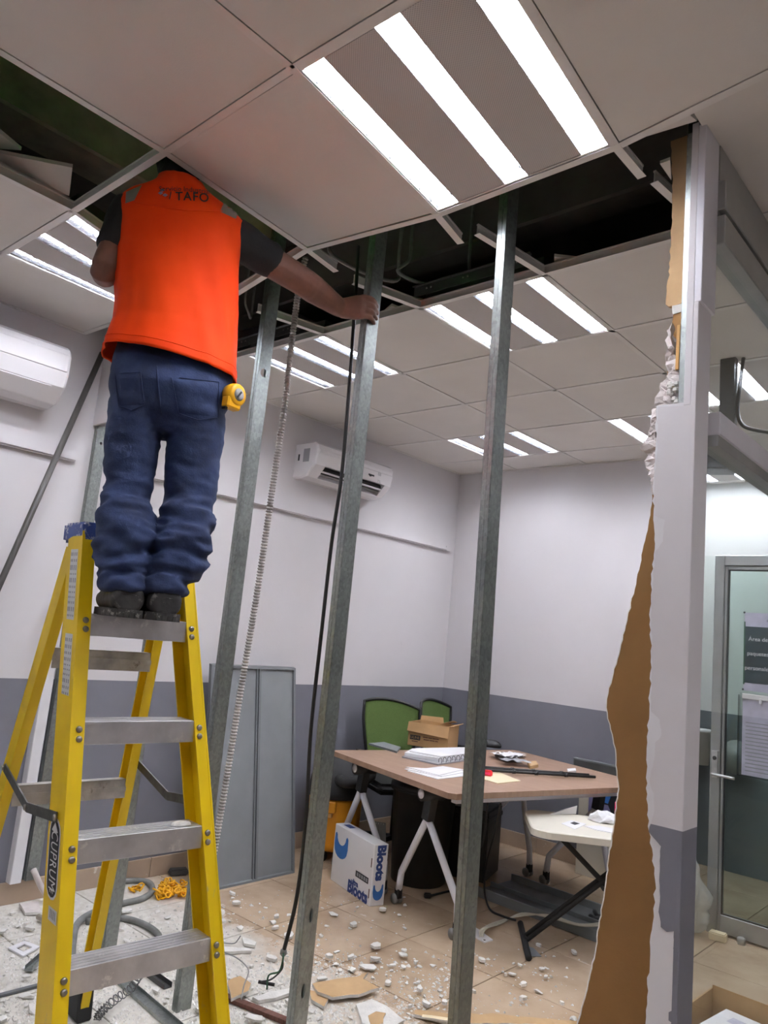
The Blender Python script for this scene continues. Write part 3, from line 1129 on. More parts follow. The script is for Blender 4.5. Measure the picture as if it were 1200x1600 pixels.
# ---- glass partition along x = XG2
XG2 = -0.668
GP = thing('glass_partition', 'aluminium framed glass partition running back from the torn wall end', 'partition', (XG2, 3.3, 0))
YE = 4.66
mb = MB(); mb.bbox(XG2 - .03, XG2 + .03, Y1 + .012, YE, 2.565, 2.65, .003); obj('top_rail', mb, 'alu_frame', GP)
mb = MB(); mb.box(XG2 - .008, XG2 + .008, Y1 + .012, YE, 2.65, 2.667); obj('joint_strip', mb, 'alu_frame', GP)
mb = MB(); mb.bbox(XG2 - .03, XG2 + .03, Y1 + .012, YE, 2.667, 2.755, .003); mb.box(XG2 - .012, XG2 + .012, Y1 + .012, YE, 2.755, CZ); obj('ceiling_rail', mb, 'alu_frame', GP)
mb = MB(); mb.bbox(XG2 - .03, XG2 + .03, Y1 + .012, YE, 2.03, 2.093, .003); obj('transom_rail', mb, 'alu_light', GP)
mb = MB(); mb.box(XG2 - .025, XG2 + .025, Y1 + .012, YE, 2.0, 2.03); obj('transom_groove', mb, 'alu_frame', GP)
mb = MB(); mb.bbox(XG2 - .02, XG2 + .02, Y1 + .012, YE, 0, .03, .003); obj('sill_rail', mb, 'alu_frame', GP)
mb = MB(); mb.box(XG2 - .004, XG2 + .004, Y1 + .014, YE, .03, 2.001); obj('pane', mb, 'glass_clear', GP)
mb = MB(); mb.box(XG2 - .004, XG2 + .004, Y1 + .014, YE, 2.093, 2.566); obj('pane', mb, 'glass_clear', GP)
mb = MB(); mb.bbox(XG2 - .03, XG2 + .03, YE, YE + .06, 0, CZ, .003); obj('end_post', mb, 'alu_frame', GP)

# ---- glass door at the back
YD = 4.70
dl = ony(1121, 869, YD).x                     # left edge of the frame
dt = ony(1121, 869, YD).z
DR = thing('door_1', 'x', 'x', (-1.1, YD, 0))
del DR['label']; del DR['category']
DR['kind'] = 'structure'
DX1 = XG2 - .04
mb = MB()
mb.bbox(dl, dl + .055, YD - .04, YD + .04, 0, dt, .003); mb.bbox(dl + .055, DX1, YD - .04, YD + .04, dt - .06, dt, .003); mb.bbox(DX1 - .055, DX1, YD - .04, YD + .04, 0, dt - .06, .003)
obj('door_frame', mb, 'alu_frame', DR)
lx0, lx1, lz0, lz1 = dl + .057, DX1 - .057, .012, dt - .064
gx0, gx1, gz0, gz1 = lx0 + .015, lx1 - .02, .105, lz1 - .02
mb = MB()
mb.bbox(lx0, gx0, YD - .03, YD + .02, lz0, lz1, .002); mb.bbox(gx1, lx1, YD - .03, YD + .02, lz0, lz1, .002)
mb.bbox(gx0, gx1, YD - .03, YD + .02, lz0, gz0, .002); mb.bbox(gx0, gx1, YD - .03, YD + .02, gz1, lz1, .002)
leaf = obj('door_leaf', mb, 'alu_frame', DR)
mb = MB()
mb.box(gx0, gx0 + .006, YD - .026, YD - .012, gz0, gz1); mb.box(gx0, gx1, YD - .026, YD - .012, gz1 - .006, gz1)
mb.box(gx0, gx1, YD - .026, YD - .012, gz0, gz0 + .005)
sub('gasket', mb, 'print_black', leaf)
mb = MB(); mb.box(gx0, gx1, YD - .008, YD, gz0, gz1); sub('pane', mb, 'glass_green', leaf)
mb = MB(); mb.bbox(dl + .012, dl + .045, YD - .05, YD - .04, .82, .97, .002)
mb.tube(smooth_pts([(dl + .028, YD - .05, .845), (dl + .028, YD - .085, .845), (dl + .06, YD - .095, .845), (dl + .15, YD - .095, .842)], 5), .008, 8)
obj('door_handle', mb, 'alu_step', DR)
mb = MB(); mb.lathe([(.011, -.004), (.011, .003), (.006, .004)], seg=12, T=Matrix.Translation((dl + .028, YD - .051, .93)) @ Matrix.Rotation(PI / 2, 4, 'X')); obj('lock_cylinder', mb, 'steel_dark', DR)
mb = MB(); p = onz(1160, 1474, 0); mb.lathe([(.022, 0), (.022, .03), (.012, .036), (0.001, .036)], (p.x, p.y - .02, 0), 12)
tag(obj('door_stop', mb, 'caster_grey'), 'small round door stop on the floor before the glass door', 'door stop')
# sidelight left of the door
WS = thing('window_1', 'x', 'x', (-1.7, YD, 0)); del WS['label']; del WS['category']; WS['kind'] = 'structure'
mb = MB(); mb.box(XB + .03, dl, YD - .004, YD + .004, 0.02, dt); obj('pane', mb, 'glass_clear', WS)
mb = MB(); mb.box(XB, XB + .03, YD - .02, YB, 0, dt); mb.box(XB + .03, dl, YD - .012, YD + .012, 0, .02); obj('window_frame', mb, 'alu_frame', WS)

# ================================================================== LADDER
LW = Vector((math.sin(math.radians(5)), math.cos(math.radians(5)), 0))      # width, to the worker's right
LD = Vector((-LW.y, LW.x, 0))                                            # depth, away from the climber
LB = Vector((-1.676, 1.268, 0))
LM = Matrix.Identity(4)
for r_ in range(3):
    LM[r_][0] = LW[r_]; LM[r_][1] = LD[r_]
LM[0][2], LM[1][2], LM[2][2] = 0, -0.0575, 1
LM[0][3], LM[1][3], LM[2][3] = LB
lad = thing('step_ladder', 'yellow fibreglass step ladder with paint-spattered blue cap under the worker', 'ladder', LB + LD * .45)


def fy(z): return 0.235 * z
def hw(z): return 0.2265 - 0.055 * z
def ry(z): return 1.01 - 0.33 * z
def rhw(z): return 0.24 - 0.053 * z


LH = 1.62
for s in (-1, 1):
    mb = MB(LM)
    a, b = 0.02, LH + .02
    # web outside, flanges turned inwards
    mb.beam((s * (hw(a) + .036), fy(a) + .0475, a), (s * (hw(b) + .036), fy(b) + .0475, b), (0, 1, 0), .1, .005)
    mb.beam((s * (hw(a) + .019), fy(a), a), (s * (hw(b) + .019), fy(b), b), (1, 0, 0), .038, .005)
    mb.beam((s * (hw(a) + .019), fy(a) + .095, a), (s * (hw(b) + .019), fy(b) + .095, b), (1, 0, 0), .038, .005)
    rail = obj('front_rail', mb, 'fiberglass', lad)
    for k in range(1, 6):
        z = .284 * k
        for dz in (-.018, -.042):
            c = Vector((s * (hw(z) + .016), fy(z + dz) - .003, z + dz))
            T = LM @ Matrix.Translation(c) @ Matrix.Rotation(PI / 2, 4, 'X')
            r2 = MB(); r2.lathe([(.009, -.001), (.0085, .003), (.005, .0055), (.0005, .006)], seg=10, T=T)
            obj('rivet', r2, 'rivet', lad)
    mb = MB(LM); mb.bbox(s * hw(0) - .0 + (0 if s > 0 else -.045), s * hw(0) + (.045 if s > 0 else 0), -.012, .1, 0, .05, .006); obj('foot', mb, 'black_rubber', lad)
    mb = MB(LM)
    a, b = 0.03, LH - .02
    mb.beam((s * (rhw(a) + .012), ry(a), a), (s * (rhw(b) + .012), ry(b), b), (0, 1, 0), .055, .005)
    mb.beam((s * rhw(a), ry(a) - .026, a), (s * rhw(b), ry(b) - .026, b), (1, 0, 0), .03, .005)
    mb.beam((s * rhw(a), ry(a) + .026, a), (s * rhw(b), ry(b) + .026, b), (1, 0, 0), .03, .005)
    obj('rear_rail', mb, 'fiberglass', lad)
    mb = MB(LM); mb.bbox(s * rhw(0) - .028, s * rhw(0) + .028, ry(0) - .045, ry(0) + .045, 0, .13, .006); obj('foot', mb, 'black_rubber', lad)
    # spreader
    A = Vector((s * (hw(.9) + .042), fy(.9) + .04, .90)); C = Vector((s * (rhw(.94) + .02), ry(.94), .94))
    m_ = A.lerp(C, .5) + Vector((0, 0, -.045))
    for p, q in ((A, m_), (m_, C)):
        mb = MB(LM); mb.beam(p, q, (0, 0, 1), .026, .004); obj('spreader_bar', mb, 'spreader', lad)
    for c in (A, m_, C):
        mb = MB(LM); mb.cyl(c + Vector((s * .003, 0, 0)), c + Vector((s * .008, 0, 0)), .008, 10); obj('pivot', mb, 'rivet', lad)
for k in range(1, 6):
    z = .284 * k
    w_, y = hw(z), fy(z)
    mb = MB(LM)
    mb.box(-w_ - .003, w_ + .003, y, y + .082, z - .003, z)
    for q in range(5):
        yy = y + .008 + q * .016
        mb.box(-w_, w_, yy, yy + .006, z, z + .0015)
    st = obj('step', mb, 'alu_step', lad)
    mb = MB(LM); mb.bbox(-w_ - .003, w_ + .003, y - .001, y + .003, z - .06, z + .001, .001); sub('step_lip', mb, 'alu_step', st)
    mb = MB(LM); mb.bbox(-w_ - .003, w_ + .003, y + .079, y + .082, z - .035, z, .001); sub('step_lip', mb, 'alu_step', st)
for z in (1.31, .885):
    w_ = rhw(z) - .013
    mb = MB(LM); mb.box(-w_, w_, ry(z) - .022, ry(z) - .019, z - .06, z); mb.box(-w_, w_, ry(z) - .022, ry(z) + .01, z - .003, z); mb.box(-w_, w_, ry(z) - .026, ry(z) - .022, z - .038, z - .024)
    obj('rear_bar', mb, 'alu_dusty', lad)
# cap
z = LH
mb = MB(LM); y = fy(z)
mb.bbox(-.175, .175, y - .002, y + .15, z, z + .058, .008, 2)
cap = obj('cap', mb, 'cap_blue', lad)
mb = MB(LM); mb.bbox(-.14, .14, y + .02, y + .09, z + .057, z + .061, .002); sub('tray_recess', mb, 'cap_blue', cap)
# decals on the outer side of the left front rail
def on_rail(z, dy, out=.0032):
    return LM @ Vector((-(hw(z) + .036) - out, fy(z) + .04 + dy, z))


def rail_decal(name, z0, z1, d0, d1, m, out=.0032, rnd_end=0):
    mb = MB()
    if rnd_end:
        n = 6; dm = (d0 + d1) / 2; r = (d1 - d0) / 2
        pts = [on_rail(z1 - r * .9 + r * .9 * math.sin(PI * i / n), dm + r * math.cos(PI * i / n), out) for i in range(n + 1)]
        pts += [on_rail(z0 + r * .9 - r * .9 * math.sin(PI * i / n), dm - r * math.cos(PI * i / n), out) for i in range(n + 1)]
        mb.add(pts, [tuple(range(len(pts)))])
    else:
        pts = [on_rail(z0, d0, out), on_rail(z0, d1, out), on_rail(z1, d1, out), on_rail(z1, d0, out)]
        mb.add(pts, [(0, 1, 2, 3)])
    return obj(name, mb, m, lad)


def zrail(v):     # height on the left rail for a picture row
    lo, hi = 0.0, 1.7
    for _ in range(40):
        mid = (lo + hi) / 2
        d = on_rail(mid, 0) - CAM
        vv = 800 - FPX * d.dot(CU) / d.dot(CF)
        if vv > v: lo = mid
        else: hi = mid
    return lo


rail_decal('brand_label', zrail(1408), zrail(1278), -.026, .046, 'print_white', .0032, 1)
rail_decal('brand_label_field', zrail(1404), zrail(1283), -.021, .041, 'print_black', .0036, 1)
zc_ = (zrail(1392) + zrail(1312)) / 2
up_ = -(on_rail(1, 0) - on_rail(0, 0)).normalized()
rt_ = (on_rail(.5, -.03) - on_rail(.5, .03)).normalized()
mb = MB()
put_text(mb, 'CUPRUM', on_rail(zc_ + .008, .010, .0040), up_, rt_, .032, out=0, spacing=1.12, tall=1.9)
put_text(mb, 'E', on_rail(zrail(1394), .010, .0040), up_, rt_, .02, out=0, tall=1.6)
o = obj('brand_lettering', mb, 'print_white', lad)
mb = MB(); za, zb = zrail(1303), zrail(1286)
mb.add([on_rail(zb, .01, .004), on_rail(za + .004, .03, .004), on_rail(za, .01, .004), on_rail(za + .004, -.01, .004), on_rail(za + .009, .01, .004)], [(0, 1, 4), (1, 2, 4), (2, 3, 4), (3, 0, 4)])
obj('brand_mark', mb, 'print_white', lad)
rail_decal('barcode_label', zrail(1440), zrail(1418), -.034, .02, 'print_white')
mb = MB()
for k in range(7):
    d0 = -.026 + k * .0055
    pts = [on_rail(zrail(1435), d0, .0036), on_rail(zrail(1435), d0 + .0018, .0036), on_rail(zrail(1421), d0 + .0018, .0036), on_rail(zrail(1421), d0, .0036)]
    mb.add(pts, [(0, 1, 2, 3)])
obj('barcode_bars', mb, 'print_black', lad)
rail_decal('warning_label', zrail(968), zrail(858), -.02, .032, 'print_white')
rail_decal('warning_label', zrail(1086), zrail(990), -.02, .032, 'print_white')
mb = MB()
for v0, v1 in ((862, 966), (996, 1082)):
    v = v0
    while v < v1:
        L_ = rnd.uniform(3, 9)
        for d0 in (-.015, -.002, .012, .022):
            pts = [on_rail(zrail(v + L_), d0, .0036), on_rail(zrail(v + L_), d0 + .006, .0036), on_rail(zrail(v + 1), d0 + .006, .0036), on_rail(zrail(v + 1), d0, .0036)]
            mb.add(pts, [(0, 1, 2, 3)])
        v += L_ + 4
o = obj('label_print', mb, 'print_grey', lad); o['kind'] = 'stuff'
# plaster smear on the second step
mb = MB(LM); mb.lathe([(.001, 0), (.02, .002), (.016, .008), (.001, .011)], (hw(.852) - .05, fy(.852) + .03, .853), 9, sx=1.6)
tag(obj('plaster_chip', mb, 'gypsum', smooth=False), 'small white plaster lump lying on a ladder step', 'plaster')

# ================================================================== PERSON
MP = Vector((-2.06, 1.20, 0))
MF = Vector((-.86, .51, 0)).normalized()
MS = Vector((-MF.y * -1, -MF.x, 0)).normalized()
MS = Vector((MF.y, -MF.x, 0))      # to the worker's right


LEAN = Vector((.115, -.065, 0))      # he leans in: the feet stand back from the ladder cap


def Mn(s, f, z):
    return MP + MS * s + MF * f + LEAN * max(0.0, min(1.0, (1.1 - z) / 1.1)) + Vector((0, 0, z + CAMZ))


def ringtube(mb, rings, seg=20, power=2.0):
    """rings: (centre, axis1 vector, axis2 vector)"""
    vs = []; fs = []
    for (c, a, b) in rings:
        for k in range(seg):
            q = 2 * PI * k / seg
            cc, ss = math.cos(q), math.sin(q)
            cc = math.copysign(abs(cc) ** (2 / power), cc); ss = math.copysign(abs(ss) ** (2 / power), ss)
            vs.append(c + a * cc + b * ss)
    n = len(rings)
    for i in range(n - 1):
        for k in range(seg):
            k2 = (k + 1) % seg
            fs.append((i * seg + k, i * seg + k2, (i + 1) * seg + k2, (i + 1) * seg + k))
    fs.append(tuple(range(seg - 1, -1, -1))); fs.append(tuple((n - 1) * seg + k for k in range(seg)))
    mb.add(vs, fs)


def limb(mb, pts, rad, seg=16, dens=4):
    """round limb through points with radii (interpolated smoothly)"""
    P = smooth_pts(pts, dens)
    R = []
    n = len(rad) - 1
    for i in range(len(P)):
        t = i / (len(P) - 1) * n
        k = min(int(t), n - 1)
        R.append(rad[k] + (rad[k + 1] - rad[k]) * (t - k))
    # rounded ends
    d0 = (P[0] - P[1]).normalized(); d1 = (P[-1] - P[-2]).normalized()
    P = [P[0] + d0 * R[0] * .8] + P + [P[-1] + d1 * R[-1] * .8]
    R = [R[0] * .45] + R + [R[-1] * .45]
    mb.tube(P, R, seg)


def remesh(mb, voxel, smooth=2):
    me = mesh_from('tmp', mb.v, mb.f, [])
    bm = bmesh.new(); bm.from_mesh(me); bmesh.ops.recalc_face_normals(bm, faces=bm.faces[:]); bm.to_mesh(me); bm.free()
    o = bpy.data.objects.new('tmp', me); COL.objects.link(o)
    md = o.modifiers.new('r', 'REMESH'); md.mode = 'VOXEL'; md.voxel_size = voxel; md.adaptivity = 0
    dg = bpy.context.evaluated_depsgraph_get()
    m2 = bpy.data.meshes.new_from_object(o.evaluated_get(dg))
    bm = bmesh.new(); bm.from_mesh(m2)
    for _ in range(smooth):
        bmesh.ops.smooth_vert(bm, verts=bm.verts[:], factor=.5, use_axis_x=True, use_axis_y=True, use_axis_z=True)
    bm.normal_update()
    bpy.data.objects.remove(o); bpy.data.meshes.remove(me); bpy.data.meshes.remove(m2)
    return bm


def bm_to_mb(bm):
    mb = MB(); mb.sm = True
    mb.addbm(bm)
    return mb


man = thing('person', 'worker in orange safety vest standing on the yellow ladder, gripping a stud', 'person', Mn(.03, 0, -CAMZ) + Vector((0, 0, 1.42)))
EZ = lambda k: Vector((0, 0, k))
# ---------- body (head, neck, trunk, arms, hands, legs in one skin)
mb = MB()
ringtube(mb, [(Mn(.03, 0, .60), MS * .13, MF * .09), (Mn(.03, 0, .72), MS * .15, MF * .1), (Mn(.02, .01, .9), MS * .135, MF * .09), (Mn(.0, .01, 1.1), MS * .15, MF * .1),
              (Mn(-.01, .015, 1.22), MS * .155, MF * .09), (Mn(-.02, .02, 1.29), MS * .11, MF * .07), (Mn(-.03, .03, 1.34), MS * .062, MF * .06), (Mn(-.035, .06, 1.40), MS * .056, MF * .06),
              (Mn(-.04, .085, 1.44), MS * .062, MF * .075), (Mn(-.045, .11, 1.48), MS * .07, MF * .09), (Mn(-.045, .12, 1.53), MS * .075, MF * .097), (Mn(-.045, .12, 1.58), MS * .072, MF * .092),
              (Mn(-.045, .115, 1.62), MS * .055, MF * .07), (Mn(-.045, .11, 1.642), MS * .02, MF * .025)], 24)
limb(mb, [Mn(-.045, .2, 1.545), Mn(-.045, .222, 1.515), Mn(-.045, .222, 1.5)], [.008, .013, .011], 10)      # nose
for s in (-1, 1):
    limb(mb, [Mn(-.045 + s * .074, .115, 1.55), Mn(-.045 + s * .082, .11, 1.525), Mn(-.045 + s * .076, .118, 1.5)], [.011, .013, .009], 8)   # ears
limb(mb, [Mn(-.07, .208, 1.472), Mn(-.045, .214, 1.47), Mn(-.02, .208, 1.472)], [.006, .009, .006], 8)       # lips
for s, cx in ((-1, -.04), (1, .105)):
    limb(mb, [Mn(cx + .0, .0, .62), Mn(cx, .01, .36), Mn(.03 + s * .052, -.02, .05)], [.075, .05, .04], 14)
# right arm to the stud
zH = ony(575, 480, 1.862).z
xs = STUD2[0] + (STUD2[1] - STUD2[0]) * zH / H2
shR = Mn(.15, .005, 1.245)
elR = ony(470, 438, 1.60)
wrR = Vector((xs - .085, 1.822, zH + .002))
limb(mb, [shR, shR.lerp(elR, .5) + Vector((0, 0, -.006)), elR, elR.lerp(wrR, .3), elR.lerp(wrR, .7), wrR], [.053, .053, .05, .05, .041, .034], 16)
# right hand: palm
hd = Vector((.92, .38, 0)).normalized()
pn = Vector((.38, -.92, 0))
ringtube(mb, [(wrR, EZ(.035), pn * .028), (wrR + hd * .03, EZ(.041), pn * .026), (wrR + hd * .06, EZ(.047), pn * .023), (wrR + hd * .09, EZ(.046), pn * .02), (wrR + hd * .102, EZ(.041), pn * .013)], 16, 2.6)
kn = wrR + hd * .092
for k, (dz, L_, r_) in enumerate(((.037, .95, .0092), (.0125, 1.05, .0096), (-.012, 1.0, .0092), (-.036, .8, .0082))):
    b0 = kn + EZ(dz)
    p1 = Vector((xs + .019, 1.878, zH + dz * .98)); p2 = Vector((xs + .0095, 1.878 + .034 * L_, zH + dz * .95 - .004)); p3 = Vector((xs + .0025, 1.878 + .05 * L_, zH + dz * .92 - .006))
    limb(mb, [b0 - hd * .02, b0 + pn * .004, p1, p2, p3], [r_ * 1.15, r_ * 1.2, r_ * 1.1, r_, r_ * .85], 10)
limb(mb, [wrR + hd * .025 + EZ(.026), wrR + hd * .03 + EZ(.04) - pn * .022, Vector((xs - .047, 1.888, zH + .052)), Vector((xs - .044, 1.915, zH + .058))], [.013, .0125, .011, .009], 10)
# left arm raised in front, elbow showing
shL, elL, wrL = Mn(-.165, .01, 1.25), Mn(-.212, -.02, 1.0), Mn(-.17, .19, 1.15)
limb(mb, [shL, shL.lerp(elL, .5), elL, elL.lerp(wrL, .5), wrL], [.05, .046, .04, .038, .028], 16)
hl = (Mn(-.16, .25, 1.25) - wrL).normalized()
ringtube(mb, [(wrL, MS * .028, hl.cross(MS) * .02), (wrL + hl * .05, MS * .04, hl.cross(MS) * .018), (wrL + hl * .09, MS * .038, hl.cross(MS) * .014)], 14, 2.6)
for k, dz in enumerate((.03, .01, -.01, -.03)):
    b0 = wrL + hl * .085 + MS * dz
    limb(mb, [b0 - hl * .02, b0 + hl * .03, b0 + hl * .055 + MF * .012, b0 + hl * (.07 if k < 3 else .06) + MF * .03], [.0095, .0092, .0085, .0075], 8)
limb(mb, [wrL + hl * .03 + MS * .03, wrL + hl * .055 + MS * .055, wrL + hl * .085 + MS * .06], [.012, .011, .009], 8)
bm = remesh(mb, .0042, 1)
o = obj('body', bm_to_mb(bm), 'skin', man)
# hair
mb = MB()
ringtube(mb, [(Mn(-.04, .055, 1.385), MS * .052, MF * .045), (Mn(-.042, .065, 1.43), MS * .066, MF * .07), (Mn(-.045, .09, 1.48), MS * .078, MF * .085), (Mn(-.045, .1, 1.54), MS * .083, MF * .09),
              (Mn(-.045, .105, 1.59), MS * .081, MF * .098), (Mn(-.045, .11, 1.635), MS * .06, MF * .078), (Mn(-.045, .11, 1.658), MS * .02, MF * .03)], 20)
bm = remesh(mb, .009, 2)
for p in bm.verts: p.co += p.normal * noise.noise(p.co * 60) * .004
obj('hair', bm_to_mb(bm), 'hair', man)
for s in (-1, 1):
    mb = MB(); mb.lathe([(.001, -.01), (.008, -.006), (.011, 0), (.008, .006), (.001, .01)], Mn(-.045 + s * .03, .205, 1.535), 10); obj('eye', mb, 'print_white', man)

# ---------- jeans
mb = MB()
ringtube(mb, [(Mn(.03, 0, .52), MS * .10, MF * .07), (Mn(.03, -.012, .58), MS * .155, MF * .115), (Mn(.03, -.022, .65), MS * .178, MF * .135), (Mn(.03, -.012, .73), MS * .178, MF * .128), (Mn(.028, 0, .80), MS * .168, MF * .115), (Mn(.027, 0, .83), MS * .165, MF * .112)], 32, 2.3)
LEGL = [(-.052, -.012, .60, .088, .115), (-.056, -.005, .54, .08, .102), (-.056, .004, .47, .076, .088), (-.052, .01, .40, .068, .08), (-.05, .012, .345, .066, .078), (-.046, -.006, .29, .070, .086), (-.04, -.018, .235, .078, .092), (-.034, -.022, .185, .083, .088),
        (-.028, -.016, .14, .074, .078), (-.024, -.012, .10, .062, .07), (-.02, -.018, .078, .063, .082), (-.016, -.02, .052, .064, .086)]
LEGR = [(.112, -.012, .60, .09, .115), (.117, -.005, .54, .085, .102), (.122, .004, .47, .078, .09), (.125, .01, .40, .074, .082), (.125, .012, .345, .071, .08), (.124, -.006, .29, .071, .086), (.12, -.016, .235, .074, .09), (.118, -.02, .185, .076, .086),
        (.113, -.018, .14, .080, .082), (.1, -.014, .105, .072, .074), (.094, -.018, .082, .064, .082), (.09, -.02, .056, .063, .086)]
for LG in (LEGL, LEGR):
    ringtube(mb, [(Mn(s, f, z), MS * a, MF * b) for (s, f, z, a, b) in LG], 24)
bm = remesh(mb, .0075, 2)
for p in bm.verts:
    z = p.co.z - CAMZ
    k = max(0.0, min(1.0, (.62 - z) / .22))
    low = max(0.0, min(1.0, (.36 - z) / .1)) * max(0.0, min(1.0, (z - .05) / .04))
    q = p.co
    wq = noise.noise_vector(q * 7) * .12
    f1 = noise.noise(Vector((q.x * 7 + q.z * 5, q.y * 7 - q.z * 3, q.z * 19)) + wq * 6)
    f1 = 1 - 2.6 * abs(f1)                    # ridged folds
    f3 = 1 - 2.6 * abs(noise.noise(Vector((q.x * 10 - q.z * 9 + 3, q.y * 10 + q.z * 5, q.z * 30)) + wq * 5))
    f2 = noise.noise(Vector((q.x * 16 + 7, q.y * 16 - q.z * 6, q.z * 48)))
    d = f1 * (.0012 + .0042 * k + .006 * low) + f3 * (.0008 + .0026 * k + .004 * low) + f2 * (.001 + .0015 * k + .003 * low)
    p.co += p.normal * d
bmesh.ops.smooth_vert(bm, verts=bm.verts[:], factor=.4, use_axis_x=True, use_axis_y=True, use_axis_z=True)
bm.normal_update()
bvj = BVHTree.FromBMesh(bm)
jeans = obj('jeans', bm_to_mb(bm), 'denim', man)


def surf_patch(bv, uv, nu, nv, off, quad, origin_fn, direction):
    pass


def cast_px(bv, u, v, off):
    d = ray(u, v).normalized()
    h = bv.ray_cast(CAM, d)
    if h[0] is None:
        h = min((bv.find_nearest(CAM + d * (1.9 + .02 * i)) for i in range(45)), key=lambda q: q[3])
    n = h[1] if h[1].dot(d) < 0 else -h[1]
    return h[0] + n * off


def px_patch(bv, quad, nu, nv, off):
    """patch of cloth lying on a surface, outlined by four picture points"""
    mb = MB(); mb.sm = True
    vs = []
    for j in range(nv + 1):
        for i in range(nu + 1):
            s, t = i / nu, j / nv
            x = [quad[0][k] * (1 - s) * (1 - t) + quad[1][k] * s * (1 - t) + quad[3][k] * (1 - s) * t + quad[2][k] * s * t for k in (0, 1)]
            edge = i in (0, nu) or j in (0, nv)
            vs.append(cast_px(bv, x[0], x[1], .0005 if edge else off))
    fs = [(j * (nu + 1) + i, j * (nu + 1) + i + 1, (j + 1) * (nu + 1) + i + 1, (j + 1) * (nu + 1) + i) for j in range(nv) for i in range(nu)]
    mb.add(vs, fs)
    return mb


for quad in (((268, 590), (341, 597), (340, 652), (279, 645)), ((181, 584), (220, 582), (226, 632), (186, 634))):
    pk = obj('back_pocket', px_patch(bvj, quad, 10, 10, .004), 'denim', man, smooth=True)
    pts = []
    m_ = ((quad[2][0] + quad[3][0]) / 2, (quad[2][1] + quad[3][1]) / 2 + 8)
    loop = [quad[0], quad[3], m_, quad[2], quad[1], quad[0]]
    for k in range(5):
        for i in range(6):
            t = i / 6
            pts.append(cast_px(bvj, loop[k][0] * (1 - t) + loop[k + 1][0] * t, loop[k][1] * (1 - t) + loop[k + 1][1] * t, .0028))
    mb = MB(); mb.tube(pts, .0014, 4); sub('stitching', mb, 'wood_ochre' if False else 'denim', pk)
# centre seam and waistband hint
mb = MB(); mb.tube([cast_px(bvj, u, v, .001) for u, v in ((245, 572), (246, 590), (248, 610), (250, 630), (252, 648))], .0022, 5); obj('seam', mb, 'denim', man)

# ---------- shirt (trunk and sleeves)
mb = MB()
ringtube(mb, [(Mn(.02, .0, .84), MS * .155, MF * .1), (Mn(.0, .01, 1.05), MS * .165, MF * .1), (Mn(-.005, .015, 1.2), MS * .165, MF * .088), (Mn(-.015, .015, 1.28), MS * .135, MF * .085), (Mn(-.025, .025, 1.34), MS * .078, MF * .072), (Mn(-.03, .035, 1.375), MS * .066, MF * .066)], 28, 2.3)
slR = shR.lerp(elR, .58)
limb(mb, [shR, shR.lerp(slR, .5) + EZ(-.004), slR], [.063, .064, .060], 18)
slL = shL.lerp(elL, .62)
limb(mb, [shL, shL.lerp(slL, .5), slL], [.06, .062, .058], 18)
bm = remesh(mb, .008, 2)
for p in bm.verts:
    p.co += p.normal * (noise.noise(p.co * 16) * .005)
obj('shirt', bm_to_mb(bm), 'shirt_black', man)

# ---------- safety vest
VR = [  # z, s, f, half width, half depth, power
    (.735, .018, -.008, .197, .158, 2.5), (.76, .018, -.008, .196, .156, 2.5), (.80, .018, -.004, .190, .150, 2.5), (.86, .019, .0, .184, .143, 2.4), (.93, .016, .0, .183, .138, 2.4), (1.0, .006, .002, .187, .136, 2.4),
    (1.08, -.003, .004, .190, .135, 2.4), (1.15, -.008, .006, .192, .131, 2.4), (1.21, -.010, .008, .194, .122, 2.5), (1.25, -.008, .01, .197, .113, 2.5), (1.278, -.007, .012, .193, .103, 2.4), (1.302, -.011, .014, .172, .096, 2.2), (1.325, -.016, .018, .134, .091, 2.1),
    (1.348, -.022, .024, .102, .086, 2.0), (1.368, -.026, .03, .083, .080, 2.0), (1.388, -.03, .038, .076, .076, 2.0)]
mb = MB(); mb.sm = True
SEG = 96
NL = 70
vs = []
for j in range(NL + 1):
    zz = .735 + (1.388 - .735) * j / NL
    k = max(i for i in range(len(VR) - 1) if VR[i][0] <= zz + 1e-9)
    t = (zz - VR[k][0]) / (VR[k + 1][0] - VR[k][0])
    z, s, f, a, b, pw = [VR[k][i] + (VR[k + 1][i] - VR[k][i]) * t for i in range(6)]
    for i in range(SEG):
        q = 2 * PI * i / SEG
        cc, ss = math.cos(q), math.sin(q)
        cx = math.copysign(abs(cc) ** (2 / pw), cc); sy_ = math.copysign(abs(ss) ** (2 / pw), ss)
        p = Mn(s + a * cx, f + b * sy_, z)
        n = (MS * cc + MF * ss)
        low = max(0, min(1, (1.18 - z) / .3))
        d = .010 * low * noise.noise(Vector((cc * 2.6 + z * .8, ss * 2.6, z * 1.6))) + .006 * (1 - abs(2 * noise.noise(Vector((cc * 3 + z * 2.2, ss * 3, z * 2.4 + 5))))) * (.4 + .6 * low)
        d += .006 * max(0, (.775 - z) / .04) * noise.noise(Vector((cc * 5, ss * 5, 3)))
        # hem is higher on the left, lower on the right side
        dz = (-.018 * cx * max(0, (.86 - z) / .125)) if z < .86 else 0
        vs.append(p + n * d + Vector((0, 0, dz)))
fs = []
for j in range(NL):
    for i in range(SEG):
        i2 = (i + 1) % SEG
        fs.append((j * SEG + i, j * SEG + i2, (j + 1) * SEG + i2, (j + 1) * SEG + i))
mb.add(vs, fs)
vest = obj('safety_vest', mb, 'vest_orange', man)
md = vest.modifiers.new('cloth thickness', 'SOLIDIFY'); md.thickness = .004; md.offset = -1
bv = BVHTree.FromPolygons(vs, fs)


def vcast(s, z, off=.002):
    h = bv.ray_cast(Mn(s, -1, z), MF)
    if h[0] is None:
        h = bv.find_nearest(Mn(s, -.12, z))
    return h[0] - MF * off


